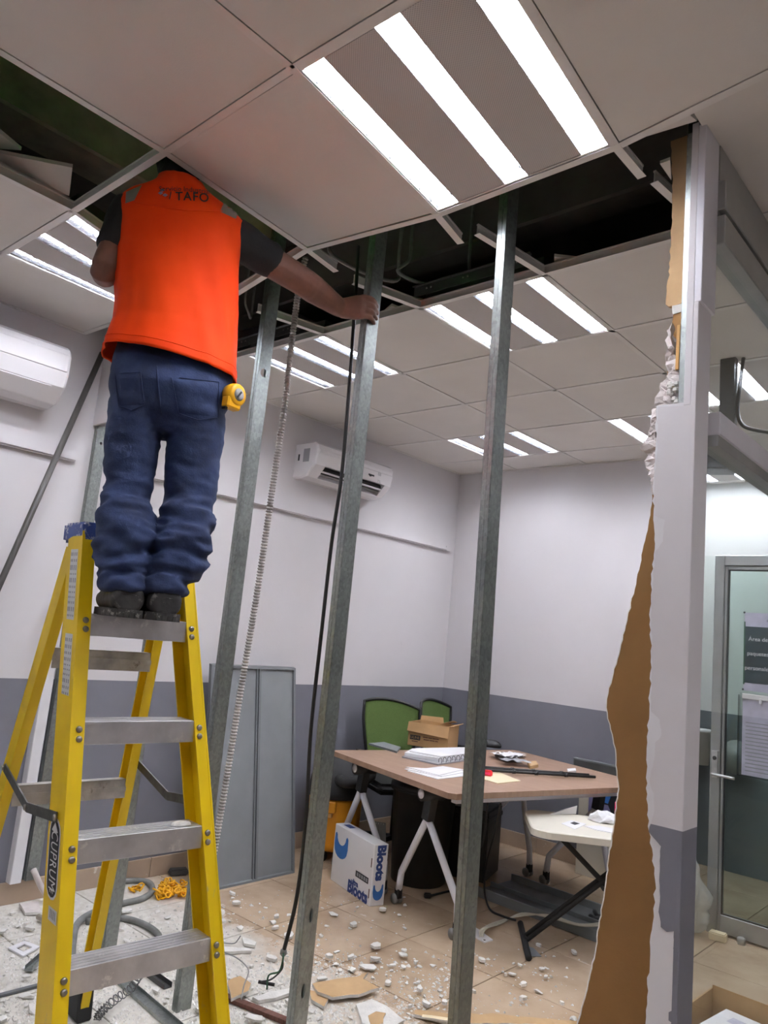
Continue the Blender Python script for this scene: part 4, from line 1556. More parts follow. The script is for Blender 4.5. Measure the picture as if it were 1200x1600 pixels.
# hem band and stitched yoke line
mb = MB(); mb.tube([Mn(0, 0, 0)] * 2, .001)
mb = MB()
hem = [vs[3 * SEG + i] for i in range(SEG)] + [vs[3 * SEG]]
mb.tube(hem, .0016, 4, cap=False); obj('hem_stitch', mb, 'vest_orange', man)
mb = MB(); mb.tube([cast_px(bv, 210 + (352 - 210) * i / 24, 316 + 14 * (i / 24) + 5 * math.sin(PI * i / 24) + 0, .001) for i in range(25)], .0016, 4); obj('yoke_seam', mb, 'vest_orange', man)
# grey shoulder tabs
for quad in (((197, 300), (222, 289), (210, 313), (196, 318)), ((351, 312), (378, 326), (368, 342), (344, 331))):
    obj('reflective_tab', px_patch(bv, quad, 6, 6, .003), 'reflective_grey', man, smooth=True)
# back print
def vest_text(txt, cu, cv, size, name, m, arc=0.0, slope=0.0, **kw):
    V_, F_ = text_mesh(txt, size, **kw)
    mb = MB()
    pts = []
    for p in V_:
        u = cu + p.x; v = cv - p.y + slope * p.x + arc * p.x * p.x
        pts.append(cast_px(bv, u, v, .0035))
    mb.add(pts, F_)
    return obj(name, mb, m, man)


vest_text('TAFO', 300, 309, 19, 'vest_lettering', 'print_black', .0016, .06, spacing=1.12, bold=.25)
vest_text('Servicio Industrial', 288, 297, 11, 'vest_lettering', 'print_black', .0016, .06)
mb = MB(); mb.add([cast_px(bv, u, v, .0016) for u, v in ((266.5, 300), (268, 300), (265.5, 312), (264, 312))], [(0, 1, 2, 3)]); obj('print_bar', mb, 'print_black', man)
for c in ((251, 303), (258, 306), (254, 298.5)):
    mb = MB(); mb.add([cast_px(bv, c[0] + du, c[1] + dv, .003) for du, dv in ((-4.2, 0), (0, -2.8), (4.2, 0), (0, 2.8))], [(0, 1, 2, 3)])
    obj('print_logo', mb, 'print_purple', man)
# ---------- shoes
for s, yaw_ in ((-.012, .22), (.088, .2)):
    root = Mn(s, -.038, 1.42 - CAMZ)
    d = (MF * math.cos(yaw_) + MS * math.sin(-yaw_)).normalized(); sd = Vector((d.y, -d.x, 0))
    mb = MB()
    R_ = [(-.05, .034, .05, .031), (-.042, .043, .048, .037), (-.015, .046, .05, .04), (.02, .047, .05, .042), (.06, .05, .042, .04), (.11, .052, .034, .036), (.16, .049, .030, .032), (.195, .037, .026, .026), (.21, .015, .022, .016)]
    ringtube(mb, [(root + d * f + EZ(.018 + h * .85), sd * a, EZ(h)) for (f, a, hh, h) in R_], 24, 2.4)
    ringtube(mb, [(root + d * .005 + EZ(.06), sd * .04, d * .045), (root + d * .015 + EZ(.115), sd * .038, d * .042)], 18)
    bm = remesh(mb, .006, 2)
    for p in bm.verts: p.co += p.normal * noise.noise(p.co * 40) * .0015
    shoe = obj('shoe', bm_to_mb(bm), 'shoe', man)
    mb = MB()
    outl = [(-.056, .0), (-.053, .026), (-.038, .044), (.0, .048), (.06, .05), (.12, .053), (.17, .047), (.205, .028), (.218, 0)]
    ring = [root + d * f + sd * a for f, a in outl] + [root + d * f - sd * a for f, a in outl[-2:0:-1]]
    mb.poly(ring, (0, 0, 1), .022); sub('sole', mb, 'shoe_sole', shoe)
    mb = MB()
    for k in range(4):
        mb.box(-.024 + k * .0145, -.016 + k * .0145, -.0575, -.05, .002, .014, T=Matrix.Translation(root) @ Matrix(((sd.x, d.x, 0, 0), (sd.y, d.y, 0, 0), (0, 0, 1, 0), (0, 0, 0, 1))))
    o = sub('tread_lug', mb, 'shoe_sole', shoe); o['kind'] = 'stuff'
    mb = MB(); mb.tube([root + d * (-.05 + .012 * (1 - math.cos(q))) + sd * (.042 * math.sin(q)) + EZ(.05 + .012 * math.cos(q)) for q in [-1.4 + .2 * i for i in range(15)]], .0012, 5)
    sub('heel_seam', mb, 'shoe_sole', shoe)

# ---------- tape measure on the belt
c = cast_px(bvj, 352, 618, .0)
d_ = ray(363, 618).normalized(); c = CAM + d_ * ((c - CAM).length - .0) + MS * .005 - MF * .005
tm = thing('tape_measure', 'yellow tape measure clipped at the worker\'s hip', 'tape measure', c)
rt = MS; fwd = MF
T = Matrix(((MF.x, MS.x, 0, c.x), (MF.y, MS.y, 0, c.y), (0, 0, 1, c.z), (0, 0, 0, 1))) @ Matrix.Rotation(.9, 4, 'Z')
mb = MB(); mb.lathe([(.026, -.02), (.033, -.016), (.035, 0), (.033, .016), (.026, .02)], seg=24, T=T @ Matrix.Rotation(PI / 2, 4, 'X')); mb.bbox(-.034, .02, -.016, .016, -.045, -.01, .005, 1, T=T)
obj('case', mb, 'chain_yellow', tm)
for s in (-1, 1):
    mb = MB(); mb.lathe([(.019, 0), (.019, .0015), (.001, .002)], seg=18, T=T @ Matrix.Translation((0, s * .0195, 0)) @ Matrix.Rotation(-s * PI / 2, 4, 'X')); obj('round_label', mb, 'caster_grey', tm)
    mb = MB(); mb.box(-.003, .003, -.013, .013, 0, .001, T=T @ Matrix.Translation((0, s * .0212, 0)) @ Matrix.Rotation(-s * PI / 2, 4, 'X') @ Matrix.Rotation(.6, 4, 'Z')); obj('label_print', mb, 'print_black', tm)
mb = MB(); mb.bbox(-.036, -.026, -.008, .008, -.052, -.044, .001, 1, T=T); obj('tape_hook', mb, 'black_plastic', tm)
mb = MB(); mb.bbox(-.012, .012, -.032, -.019, -.01, .03, .002, 1, T=T); obj('belt_clip', mb, 'black_plastic', tm)

# ================================================================== WALL UNITS
def air_conditioner(y0, y1, z0, z1, label, marks):   # marks: running, flap open
    d = .215
    t = thing('air_conditioner', label, 'air conditioner', (XL, (y0 + y1) / 2, z0))
    # side profile (depth, height)
    h = z1 - z0
    prof = [(0, 0), (.06, 0), (.125, .012), (.175, .045), (.203, .1), (d, .16), (d, h - .045), (d - .012, h - .018), (d - .04, h), (0, h)]
    a, b = y0 + .1, y1 - .07
    q0, q1 = Vector((.13, 0, .0147)), Vector((.199, 0, .0898))
    nn = Vector((q1.z - q0.z, 0, -(q1.x - q0.x))).normalized()        # out of the sloping outlet face
    i0, i1 = q0 - nn * .05, q1 - nn * .05
    full = [(0, 0), (.06, 0), (.125, .012), (q0.x, q0.z), (q0.x + .02, q0.z + .0217), (q1.x - .02, q1.z - .0217), (q1.x, q1.z), (d, .16), (d, h - .045), (d - .012, h - .018), (d - .04, h), (0, h)]
    notch = list(full)
    notch[4] = (i0.x, i0.z); notch[5] = (i1.x, i1.z)                 # open mouth in the middle
    n = len(full)
    if marks:
        secs = [(y0, full, .008), (y0 + .012, full, 0), (a, full, 0), (a, notch, 0), (b, notch, 0), (b, full, 0), (y1 - .012, full, 0), (y1, full, .008)]
    else:
        secs = [(y0, full, .008), (y0 + .012, full, 0), (y1 - .012, full, 0), (y1, full, .008)]
    mb = MB(); vs = []; fs = []
    for y, pr, k in secs:
        cx, cz = d / 2, h / 2
        for (u_, v_) in pr:
            f = 1 - k / .1
            vs.append((XL + (cx + (u_ - cx) * f if u_ > 0 else 0), y, z0 + cz + (v_ - cz) * f))
    for j in range(len(secs) - 1):
        for i in range(n):
            i2 = (i + 1) % n
            fs.append((j * n + i, (j + 1) * n + i, (j + 1) * n + i2, j * n + i2))
    e_ = (len(secs) - 1) * n
    fs.append(tuple(range(n))); fs.append(tuple(range(e_ + n - 1, e_ - 1, -1)))
    mb.add(vs, fs)
    obj('body', mb, 'ac_white', t)
    off = Vector((XL, 0, z0))
    if marks:
        c = (i0 + i1) / 2 + off + nn * .018
        mb = MB(); mb.tube([c + Vector((0, a + .004, 0)), c + Vector((0, b - .004, 0))], .026, 16); obj('fan', mb, 'fan_black', t)
        c = (q0 + q1) / 2 + off - nn * .006
        mb = MB(); mb.beam(c + Vector((0, a, 0)), c + Vector((0, b, 0)), (q1 - q0) + nn * .06, .03, .003); obj('vane', mb, 'ac_white', t)
    else:
        c = (q0 + q1) / 2 + off + nn * .001
        mb = MB(); mb.beam(c + Vector((0, a, 0)), c + Vector((0, b, 0)), (q1 - q0), .088, .007); obj('flap', mb, 'ac_white', t)
    mb = MB(); mb.bbox(XL + d - .004, XL + d + .005, y0 + .015, y1 - .015, z0 + .165, z1 - .05, .003); obj('front_panel', mb, 'ac_white', t)
    # grey side label, small dark side mark, front marks
    if marks:
        mb = MB(); mb.box(XL + .08, XL + .14, y0 - .001, y0 + .002, z0 + h * .45, z0 + h * .82); obj('side_label', mb, 'print_grey', t)
        mb = MB(); mb.box(XL + .03, XL + .045, y0 - .001, y0 + .002, z0 + h * .5, z0 + h * .68); obj('side_mark', mb, 'print_black', t)
        mb = MB()
        mb.box(XL + d + .005, XL + d + .006, y0 + .5, y0 + .56, z0 + h * .5, z0 + h * .5 + .012); mb.box(XL + d + .005, XL + d + .006, y0 + .51, y0 + .53, z0 + h * .5 - .006, z0 + h * .5); obj('brand_mark', mb, 'print_black', t)
        mb = MB(); put_text(mb, '88', (XL + d + .005, y1 - .16, z0 + h * .62), (0, 1, 0), (0, 0, 1), .035); obj('display_digits', mb, 'print_grey', t)
        mb = MB(); put_text(mb, '7%', (XL + d + .005, y1 - .16, z0 + h * .4), (0, 1, 0), (0, 0, 1), .03); obj('display_mark', mb, 'print_grey', t)
    return t


XLd = XL + .215
a0 = onx(497, 700, XLd); a1 = onx(616, 735, XLd)
air_conditioner(a0.y, a1.y, onx(472, 752, XL).z, onx(497, 688, XLd).z, 'white wall air conditioner seen between the studs', True)
b1 = onx(108, 590, XLd)
air_conditioner(b1.y - .86, b1.y, onx(60, 632, XL + .1).z, onx(60, 632, XL + .1).z + .30, 'white wall air conditioner above the leaning dark pole, cropped by the frame', False)

# dark pole leaning on the left wall
p, q = onx(160, 552, XL + .05), onx(0, 912, XL + .13)
k = q.z / (p.z - q.z)
foot = q + (q - p) * k
mb = MB(); mb.tube([foot + Vector((0, 0, .0)), q, p], .0155, 10)
tag(obj('pole', mb, 'pole_dark'), 'long dark pole leaning diagonally against the left wall', 'pole')

# flexible metal conduit hanging from the ceiling
pts = [onz(478, 402, 3.05)] + [ony(u, v, 2.03) for u, v in ((470, 430), (462, 485), (453, 560), (444, 640), (427, 755), (402, 925), (376, 1080), (352, 1228), (338, 1310), (332, 1345))]
P0 = smooth_pts(pts, 40)
P, acc = [P0[0]], 0.0
for a_, b_ in zip(P0, P0[1:]):          # even spacing along its length
    L_ = (b_ - a_).length; t_ = .0032 - acc
    while t_ <= L_:
        P.append(a_.lerp(b_, t_ / L_)); t_ += .0032
    acc = L_ - (t_ - .0032)
mb = MB(); mb.tube(P, 0, 10, rfun=lambda i: .0142 if (i // 2) % 2 else .0108)
tag(obj('flexible_conduit', mb, 'alu_dusty', smooth=False), 'ribbed flexible metal conduit hanging from the ceiling gap beside the leaning panel', 'conduit')
# black cable with bare wires at its end
bc = thing('hanging_cable', 'black electrical cable hanging down to the floor with stripped wire tails', 'cable', onz(440, 1535, 0))
pts = [onz(560, 385, 3.3)] + [ony(u, v, 1.965) for u, v in ((557, 440), (553, 500), (546, 600), (534, 740), (518, 850), (501, 1000), (486, 1140), (478, 1280), (464, 1400), (443, 1488))]
mb = MB(); mb.tube(smooth_pts(pts, 8), .007, 8); obj('sheath', mb, 'dark_cable', bc)
e = pts[-1]
mb = MB(); mb.lathe([(.004, -.014), (.012, -.006), (.011, .008), (.005, .014)], e, 8); obj('tape_wrap', mb, 'caster_grey', bc)
for k, tail in enumerate((((442, 1500), (440, 1515), (424, 1530), (408, 1534)), ((442, 1500), (436, 1518), (420, 1524), (417, 1546)))):
    P_ = [e] + [ony(u, v, 1.95 - .02 * k) for u, v in tail]
    P_ = [Vector((a.x, a.y, max(a.z, .006))) for a in P_]
    mb = MB(); mb.tube(smooth_pts(P_, 5), .003, 6); obj('wire', mb, ['dark_cable', 'wire_green'][k], bc)
mb = MB(); a = P_[0]; c = ony(404, 1534, 1.95); mb.cyl(c, c + Vector((.05, .03, .0)), .006, 8); obj('wire_nut', mb, 'black_plastic', bc)

# grey metal door panel leaning on the left wall
pb = onz(458, 1363, 0); pt = onx(460, 1043, -3.72)
H_ = pt.z
lean = (pt.x - pb.x)
W_ = .66
LPt = thing('locker_door_panel', 'grey sheet metal cabinet door panel leaning against the left wall', 'panel', (pb.x, pb.y - W_ / 2, 0))


def LPp(a, b, c):      # a along y (from right edge to left), b up 0..1, c out of the face
    base = Vector((pb.x + lean * b, pb.y + (pt.y - pb.y) * b - a, H_ * b))
    return base + Vector((1, 0, -lean / H_ * -1)).normalized() * c


def lp_box(mb, a0, a1, b0, b1, c0, c1):
    vs = [LPp(a, b, c) for c in (c0, c1) for b in (b0, b1) for a in (a0, a1)]
    mb.add(vs, [(0, 2, 3, 1), (4, 5, 7, 6), (0, 1, 5, 4), (2, 6, 7, 3), (0, 4, 6, 2), (1, 3, 7, 5)])


mb = MB(); lp_box(mb, 0, W_, 0, 1, -.006, 0); obj('sheet', mb, 'grey_panel_light', LPt, fixn=True)
for (a0_, a1_, b0_, b1_, nm) in ((0, .016, 0, 1, 'edge_flange'), (W_ - .016, W_, 0, 1, 'edge_flange'), (.016, W_ - .016, .988, 1, 'edge_flange'), (.016, W_ - .016, 0, .012, 'edge_flange'), (.285, .3, .012, .988, 'divider'), (.31, .318, .012, .988, 'divider')):
    mb = MB(); lp_box(mb, a0_, a1_, b0_, b1_, -.012, .014); obj(nm, mb, 'grey_panel', LPt, fixn=True)

# ================================================================== TABLE
TZ = .72
d2v = Vector((.265, .964, 0)).normalized(); d1v = Vector((-d2v.y, d2v.x, 0))
TF = onz(706, 1241, TZ)
TL, TD = 1.52, 1.18
TM = Matrix(((d2v.x, d1v.x, 0, TF.x), (d2v.y, d1v.y, 0, TF.y), (0, 0, 1, 0), (0, 0, 0, 1)))
tab = thing('flip_top_table', 'large brown flip-top table on white splayed legs with casters', 'table', TM @ Vector((TL / 2, TD / 2, 0)), math.atan2(d2v.y, d2v.x))
mb = MB(TM)
c_ = .03
mb.poly([(c_, 0, TZ - .028), (TL - c_, 0, TZ - .028), (TL, c_, TZ - .028), (TL, TD - c_, TZ - .028), (TL - c_, TD, TZ - .028), (c_, TD, TZ - .028), (0, TD - c_, TZ - .028), (0, c_, TZ - .028)], (0, 0, 1), .028)
obj('table_top', mb, 'table_brown', tab, fixn=True)
for y in (.13, TD - .13):
    mb = MB(TM); mb.bbox(.12, TL - .12, y - .02, y + .02, TZ - .075, TZ - .028, .003); obj('under_rail', mb, 'white_metal', tab)
for (x, s) in ((.115, -1), (TL - .115, 1)):
    for y in (.30, TD - .22):
        mb = MB(TM)
        mb.cyl((x - .07, y, TZ - .065), (x + .07, y, TZ - .065), .037, 18)
        mb.beam((x, y, TZ - .07), (x - s * .0, y + .02, TZ - .2), (0, 1, 0), .055, .045)
        hub = obj('hinge_hub', mb, 'black_plastic', tab)
        mb = MB(TM); mb.lathe([(.024, 0), (.024, .003), (.001, .006)], seg=16, T=Matrix.Translation((x + s * .07, y, TZ - .065)) @ Matrix.Rotation(s * PI / 2, 4, 'Y')); sub('hub_cap', mb, 'white_metal', hub)
        top = Vector((x, y + .02, TZ - .19))
        for k, q in enumerate((-.2, .31)):
            ft = Vector((x - s * .08, y + .02 + q, .075))
            kn_ = Vector((x - s * .08, y + .02 + q * .96, .17))
            mb = MB(TM); mb.tube([top, top.lerp(kn_, .5), kn_, kn_.lerp(ft, .4), ft], .0185, 12); obj('leg', mb, 'white_metal', tab)
            mb = MB(TM); mb.bbox(ft.x - .016, ft.x + .016, ft.y - .018, ft.y + .018, .03, .082, .004)
            cs_ = obj('caster', mb, 'black_plastic', tab)
            for dx in (-.014, .014):
                mb = MB(TM); mb.cyl((ft.x + dx - .009, ft.y + .012, .027), (ft.x + dx + .009, ft.y + .012, .027), .027, 14); sub('wheel', mb, 'caster_grey', cs_)


def on_table(pts, z0, th, name, m, label, cat, parent=None, group=None):
    mb = MB(); mb.poly([onz(u, v, z0) for u, v in pts], (0, 0, 1), th)
    o = obj(name, mb, m, parent, fixn=True)
    if parent is None and label:
        tag(o, label, cat, group)
    return o


on_table([(576, 1164), (600, 1162), (626, 1170), (620, 1177)], TZ, .012, 'laptop', 'grey_panel', 'thin grey laptop lying beside the cardboard box', 'laptop')
# spiral binder of drawings
sb = thing('spiral_binder', 'thick white spiral bound set of drawings on the table', 'binder', onz(685, 1185, TZ))
on_table([(628, 1184), (642, 1176), (746, 1174), (750, 1186), (684, 1196)], TZ, .008, 'cover', 'print_grey', None, None, sb)
on_table([(632, 1181), (644, 1174.5), (744, 1172.5), (748, 1182), (686, 1190)], TZ + .009, .02, 'pages', 'paper_white', None, None, sb)
on_table([(640, 1175), (650, 1171), (742, 1169), (746, 1177), (690, 1184)], TZ + .03, .008, 'pages', 'paper_white', None, None, sb)
for k in range(9):
    c = onz(688 + k * 7, 1189 - k * 1.0, TZ + .0185)
    mb = MB(); mb.tube([c + d1v * (.016 * math.cos(q)) + Vector((0, 0, .018 * math.sin(q))) for q in [2 * PI * i / 10 for i in range(11)]], .0016, 5, cap=False); obj('spiral_ring', mb, 'print_black', sb)
ps = thing('paper_stack', 'loose stack of white papers at the chamfered table corner', 'paper', onz(680, 1207, TZ))
for k, pts in enumerate(([(636, 1205), (660, 1201), (727, 1205), (728, 1213), (684, 1218)], [(632, 1202), (672, 1201), (695, 1200), (727, 1207), (690, 1214)], [(634, 1199), (664, 1201.5), (692, 1198), (724, 1203), (686, 1212)])):
    on_table(pts, TZ + .004 * k, .0035, 'sheet', 'paper_white', None, None, ps)
lp = thing('crumpled_papers', 'heap of crumpled white and grey papers beside the black rods', 'paper', onz(790, 1185, TZ))
r9 = random.Random(5)
for k in range(9):
    cu, cv = r9.uniform(778, 804), r9.uniform(1179, 1190)
    a = r9.uniform(0, PI)
    mb = MB()
    ctr = onz(cu, cv, TZ + .004 + .004 * k)
    n = 6; w1, w2 = r9.uniform(.06, .1), r9.uniform(.04, .07)
    vs = []
    for j in range(n + 1):
        for i in range(n + 1):
            x, y = (i / n - .5) * 2 * w1, (j / n - .5) * 2 * w2
            zz = abs(noise.noise(Vector((x * 14 + k * 3, y * 14, k)))) * .03
            vs.append(ctr + Vector((x * math.cos(a) - y * math.sin(a), x * math.sin(a) + y * math.cos(a), zz)))
    mb.add(vs, [(j * (n + 1) + i, j * (n + 1) + i + 1, (j + 1) * (n + 1) + i + 1, (j + 1) * (n + 1) + i) for j in range(n) for i in range(n)])
    obj('sheet', mb, 'paper_white' if k % 3 else 'print_grey', lp)
for k, (a, b, zz) in enumerate((((756, 1199), (920, 1211), .0160), ((756, 1203), (930, 1214), .0160))):
    mb = MB(); p, q = onz(*a, TZ + zz), onz(*b, TZ + zz); mb.tube([p, p.lerp(q, .5), q], .0085, 8)
    for f in (.25, .45, .72):
        c = p.lerp(q, f); mb.tube([c, c + (q - p).normalized() * .02], .0115, 8)
    tag(obj('rod', mb, 'black_plastic'), ['black telescopic rod lying along the crumpled papers', 'longer black telescopic rod lying beside the cream folder'][k], 'rod')
on_table([(738, 1206), (768, 1203), (813, 1221), (778, 1225), (738, 1213)], TZ, .004, 'folder', 'paper_cream', 'cream paper folder under the red tape dispenser', 'folder')
rc = thing('tape_dispenser', 'small red tape dispenser on the cream folder', 'tape dispenser', onz(762, 1212, TZ + .004))
c = onz(761, 1212, TZ + .0045)
mb = MB(); mb.bbox(-.028, .028, -.016, .016, 0, .03, .005, 2, T=rotT(c, .7)); obj('body', mb, 'red_plastic', rc)
mb = MB(); mb.bbox(-.014, .014, -.0175, .0175, .008, .02, .002, 1, T=rotT(c, .7)); obj('window', mb, 'pink_plastic', rc)
on_table([(824, 1195), (837, 1193), (841, 1199), (828, 1202)], TZ, .018, 'wood_offcut', 'paper_tan', 'small tan offcut lying beside the crumpled papers', 'offcut')
on_table([(886, 1204), (899, 1203), (900, 1207), (888, 1208)], TZ, .012, 'crumpled_tissue', 'paper_white', 'small white crumpled tissue beside the end of the rods', 'tissue')
# carton
cb_c = onz(662, 1172, TZ) + d1v * .035 + Vector((-.05, .075, 0))
CBM = rotT((cb_c.x, cb_c.y + .12, TZ), math.radians(16))
cb = thing('carton', 'open brown carton with black printed label on the table', 'box', (cb_c.x, cb_c.y + .12, TZ))
cw, cdp, ch = .145, .10, .155
mb = MB(CBM)
for (x0, x1, y0, y1) in ((-cw, cw, -cdp, -cdp + .004), (-cw, cw, cdp - .004, cdp), (-cw, -cw + .004, -cdp, cdp), (cw - .004, cw, -cdp, cdp)):
    mb.box(x0, x1, y0, y1, 0, ch)
mb.box(-cw, cw, -cdp, cdp, 0, .004)
body_ = obj('carton_body', mb, 'cardboard', cb)
mb = MB(CBM); mb.add([(-cw - .002, -cdp - .001, ch), (cw + .004, -cdp - .001, ch), (cw + .006, -cdp - .02, ch - .075), (-cw - .002, -cdp - .018, ch - .06)], [(0, 1, 2, 3)]); o = obj('flap', mb, 'cardboard', cb); o.modifiers.new('t', 'SOLIDIFY').thickness = .004
mb = MB(CBM); mb.add([(cw, -cdp, ch), (cw, cdp, ch), (cw + .03, cdp, ch + .012), (cw + .03, -cdp, ch + .004)], [(0, 1, 2, 3)]); o = obj('flap', mb, 'cardboard', cb); o.modifiers.new('t', 'SOLIDIFY').thickness = .004
mb = MB(CBM); mb.add([(-cw, cdp, ch), (.03, cdp, ch), (.02, cdp + .01, ch + .035), (-cw, cdp + .01, ch + .03)], [(0, 1, 2, 3)]); o = obj('flap', mb, 'cardboard', cb); o.modifiers.new('t', 'SOLIDIFY').thickness = .004
mb = MB(CBM); mb.add([(.03, .02, ch), (.12, .05, ch + .03), (.13, .09, ch + .02), (.05, .09, ch + .005)], [(0, 1, 2, 3)]); o = obj('flap', mb, 'cardboard', cb); o.modifiers.new('t', 'SOLIDIFY').thickness = .004
mb = MB(CBM); mb.box(-.13, -.055, -cdp - .0012, -cdp - .0002, .04, .07); obj('label_field', mb, 'print_black', cb)
mb = MB(); fr = CBM.to_3x3() @ Vector((1, 0, 0))
put_text(mb, 'ULINE', CBM @ Vector((-.0925, -cdp - .0016, .055)), fr, (0, 0, 1), .024); obj('label_lettering', mb, 'cardboard', cb)
mb = MB()
for (x0_, x1_, z0_) in ((-.035, .0, .062), (.004, .03, .062), (.034, .08, .062), (-.03, .01, .047), (.014, .05, .047), (.054, .075, .047), (-.115, -.07, .027)):
    mb.add([CBM @ Vector(p) for p in ((x0_, -cdp - .0012, z0_), (x1_, -cdp - .0012, z0_), (x1_, -cdp - .0012, z0_ + .006), (x0_, -cdp - .0012, z0_ + .006))], [(0, 1, 2, 3)])
obj('print', mb, 'wood_red', cb)


# ---- green mesh chairs behind the table
def chair(x, y, rz, label):
    t = thing('office_chair', label, 'chair', (x, y, 0), rz, 'green mesh office chairs')
    M = rotT((x, y, 0), rz)
    # back: front faces local +x
    W = lambda z: .165 + .055 * min(1, max(0, (z - .55) / .3))
    def bp(s, z):
        a = s * W(z)
        zt = z + .035 * (1 - s * s) * max(0, (z - .6) / .35) - .02 * s * max(0, (z - .75) / .2)
        return Vector((-.22 - .06 * (z - .5) + .05 * s * s, a, zt))
    mb = MB(M); mb.sm = True
    nu, nv = 12, 12
    vs = [bp(-1 + 2 * i / nu, .55 + .40 * j / nv) for j in range(nv + 1) for i in range(nu + 1)]
    mb.add(vs, [(j * (nu + 1) + i, j * (nu + 1) + i + 1, (j + 1) * (nu + 1) + i + 1, (j + 1) * (nu + 1) + i) for j in range(nv) for i in range(nu)])
    o = obj('mesh_back', mb, 'mesh_green', t); o.modifiers.new('t', 'SOLIDIFY').thickness = .004
    loop = [bp(-1, .55 + .4 * j / 8) for j in range(9)] + [bp(-1 + 2 * i / 12, .95) for i in range(1, 12)] + [bp(1, .95 - .4 * j / 8) for j in range(9)] + [bp(1 - 2 * i / 12, .55) for i in range(1, 13)]
    mb = MB(M); mb.tube(loop, .011, 8); obj('back_frame', mb, 'black_plastic', t)
    mb = MB(M); mb.bbox(-.24, .24, -.24, .24, .42, .49, .03, 3); obj('seat', mb, 'black_rubber', t)
    mb = MB(M); mb.tube(smooth_pts([(-.1, 0, .42), (-.27, 0, .42), (-.28, 0, .56), (-.25, 0, .66)], 4), .02, 8); obj('back_bracket', mb, 'black_plastic', t)
    mb = MB(M); mb.cyl((0, 0, .12), (0, 0, .42), .025, 12); obj('gas_column', mb, 'black_plastic', t)
    for k in range(5):
        a = 2 * PI * k / 5
        mb = MB(M); mb.beam((0, 0, .11), (.27 * math.cos(a), .27 * math.sin(a), .075), (0, 0, 1), .03, .04); obj('base_leg', mb, 'black_plastic', t)
        mb = MB(M); c = Vector((.27 * math.cos(a), .27 * math.sin(a), .028)); mb.cyl(c + Vector((-.02 * math.sin(a), .02 * math.cos(a), 0)), c - Vector((-.02 * math.sin(a), .02 * math.cos(a), 0)), .028, 12); mb.cyl(c + EZ(.01), c + EZ(.06), .01, 8); obj('caster', mb, 'black_plastic', t)
    for s in (-1, 1):
        mb = MB(M); mb.tube(smooth_pts([(-.05, s * .24, .44), (-.05, s * .255, .5), (-.05, s * .255, .62)], 4), .014, 8); mb.bbox(-.15, .07, s * .255 - .03, s * .255 + .03, .62, .65, .012, 2); obj('armrest', mb, 'black_plastic', t)
    return t


c1 = onx(611, 1130, -3.62)
chair(-3.42, c1.y - .112, -.45, 'green mesh office chair behind the open carton, nearer the leaning panel')
c2 = onx(671, 1130, -3.62)
chair(-3.40, c2.y + .058, .1, 'green mesh office chair half hidden behind the open carton, in the room corner')
# black rounded device at the far table edge
bm = bmesh.new(); bmesh.ops.create_icosphere(bm, subdivisions=3, radius=1)
c = onz(767, 1167, TZ)
for p in bm.verts:
    p.co = Vector((p.co.x * .075, p.co.y * .045, max(-.2, p.co.z) * .045 + .009))
mb = MB(); mb.sm = True; mb.addbm(bm, rotT(c, .5))
tag(obj('computer_mouse', mb, 'black_plastic'), 'black rounded computer mouse at the far table edge beside the papers', 'computer mouse')

# ---- things under the table
# wet vacuum
v_c = Vector((-3.60, 3.79, 0))
vc = thing('vacuum_cleaner', 'yellow drum wet vacuum with black domed head under the table end', 'vacuum', v_c)
T = Matrix.Translation(v_c)
mb = MB(T); mb.lathe([(.15, .06), (.165, .1), (.175, .36), (.17, .38)], seg=28); obj('drum', mb, 'vac_orange', vc)
mb = MB(T); mb.lathe([(.19, .38), (.195, .42), (.18, .46), (.175, .49), (.16, .54), (.12, .59), (.06, .615), (.001, .62)], seg=28); obj('motor_head', mb, 'black_rubber', vc)
for k in range(4):
    a = 2 * PI * k / 4 + .4
    mb = MB(T); c = Vector((.14 * math.cos(a), .14 * math.sin(a), .03)); mb.cyl(c - Vector((.015, 0, 0)), c + Vector((.015, 0, 0)), .03, 12); mb.cyl(c + EZ(.01), c + EZ(.06), .02, 8); obj('caster', mb, 'black_plastic', vc)
mb = MB(T); a = math.radians(-60); mb.bbox(.16, .195, -.05, .05, .30, .37, .006, 1, T=Matrix.Rotation(a, 4, 'Z')); obj('latch', mb, 'vac_orange', vc)
mb = MB(T); mb.bbox(.165, .19, -.03, .03, .27, .30, .004, 1, T=Matrix.Rotation(a, 4, 'Z')); obj('label_slot', mb, 'wood_ochre', vc)
mb = MB(T); mb.tube(smooth_pts([(.1, -.1, .5), (.18, -.12, .5), (.21, -.02, .5), (.2, .1, .53), (.12, .16, .56)], 6), .035, 10); obj('suction_hose', mb, 'black_rubber', vc)
# black bin
b_c = onz(660, 1398, 0) + Vector((-.18, .18, 0))
bn = thing('waste_bin', 'black plastic waste bin with a printed label between the table legs', 'bin', b_c)
T = Matrix.Translation(b_c)
mb = MB(T); mb.lathe([(.155, 0), (.165, .01), (.195, .52), (.21, .525), (.21, .545), (.19, .545), (.15, .02), (.001, .02)], seg=32); obj('bucket', mb, 'bin_black', bn)
mb = MB(T); mb.lathe([(.212, .535), (.21, .56), (.15, .6), (.001, .61)], seg=32); obj('lid', mb, 'bin_black', bn)
def on_bin(u, v, off=.0):
    d = ray(u, v); o = CAM - b_c
    r = .185 + off
    A_ = d.x ** 2 + d.y ** 2; B_ = 2 * (o.x * d.x + o.y * d.y); C_ = o.x ** 2 + o.y ** 2 - r * r
    D_ = max(0, B_ * B_ - 4 * A_ * C_)
    return CAM + d * ((-B_ - math.sqrt(D_)) / (2 * A_))
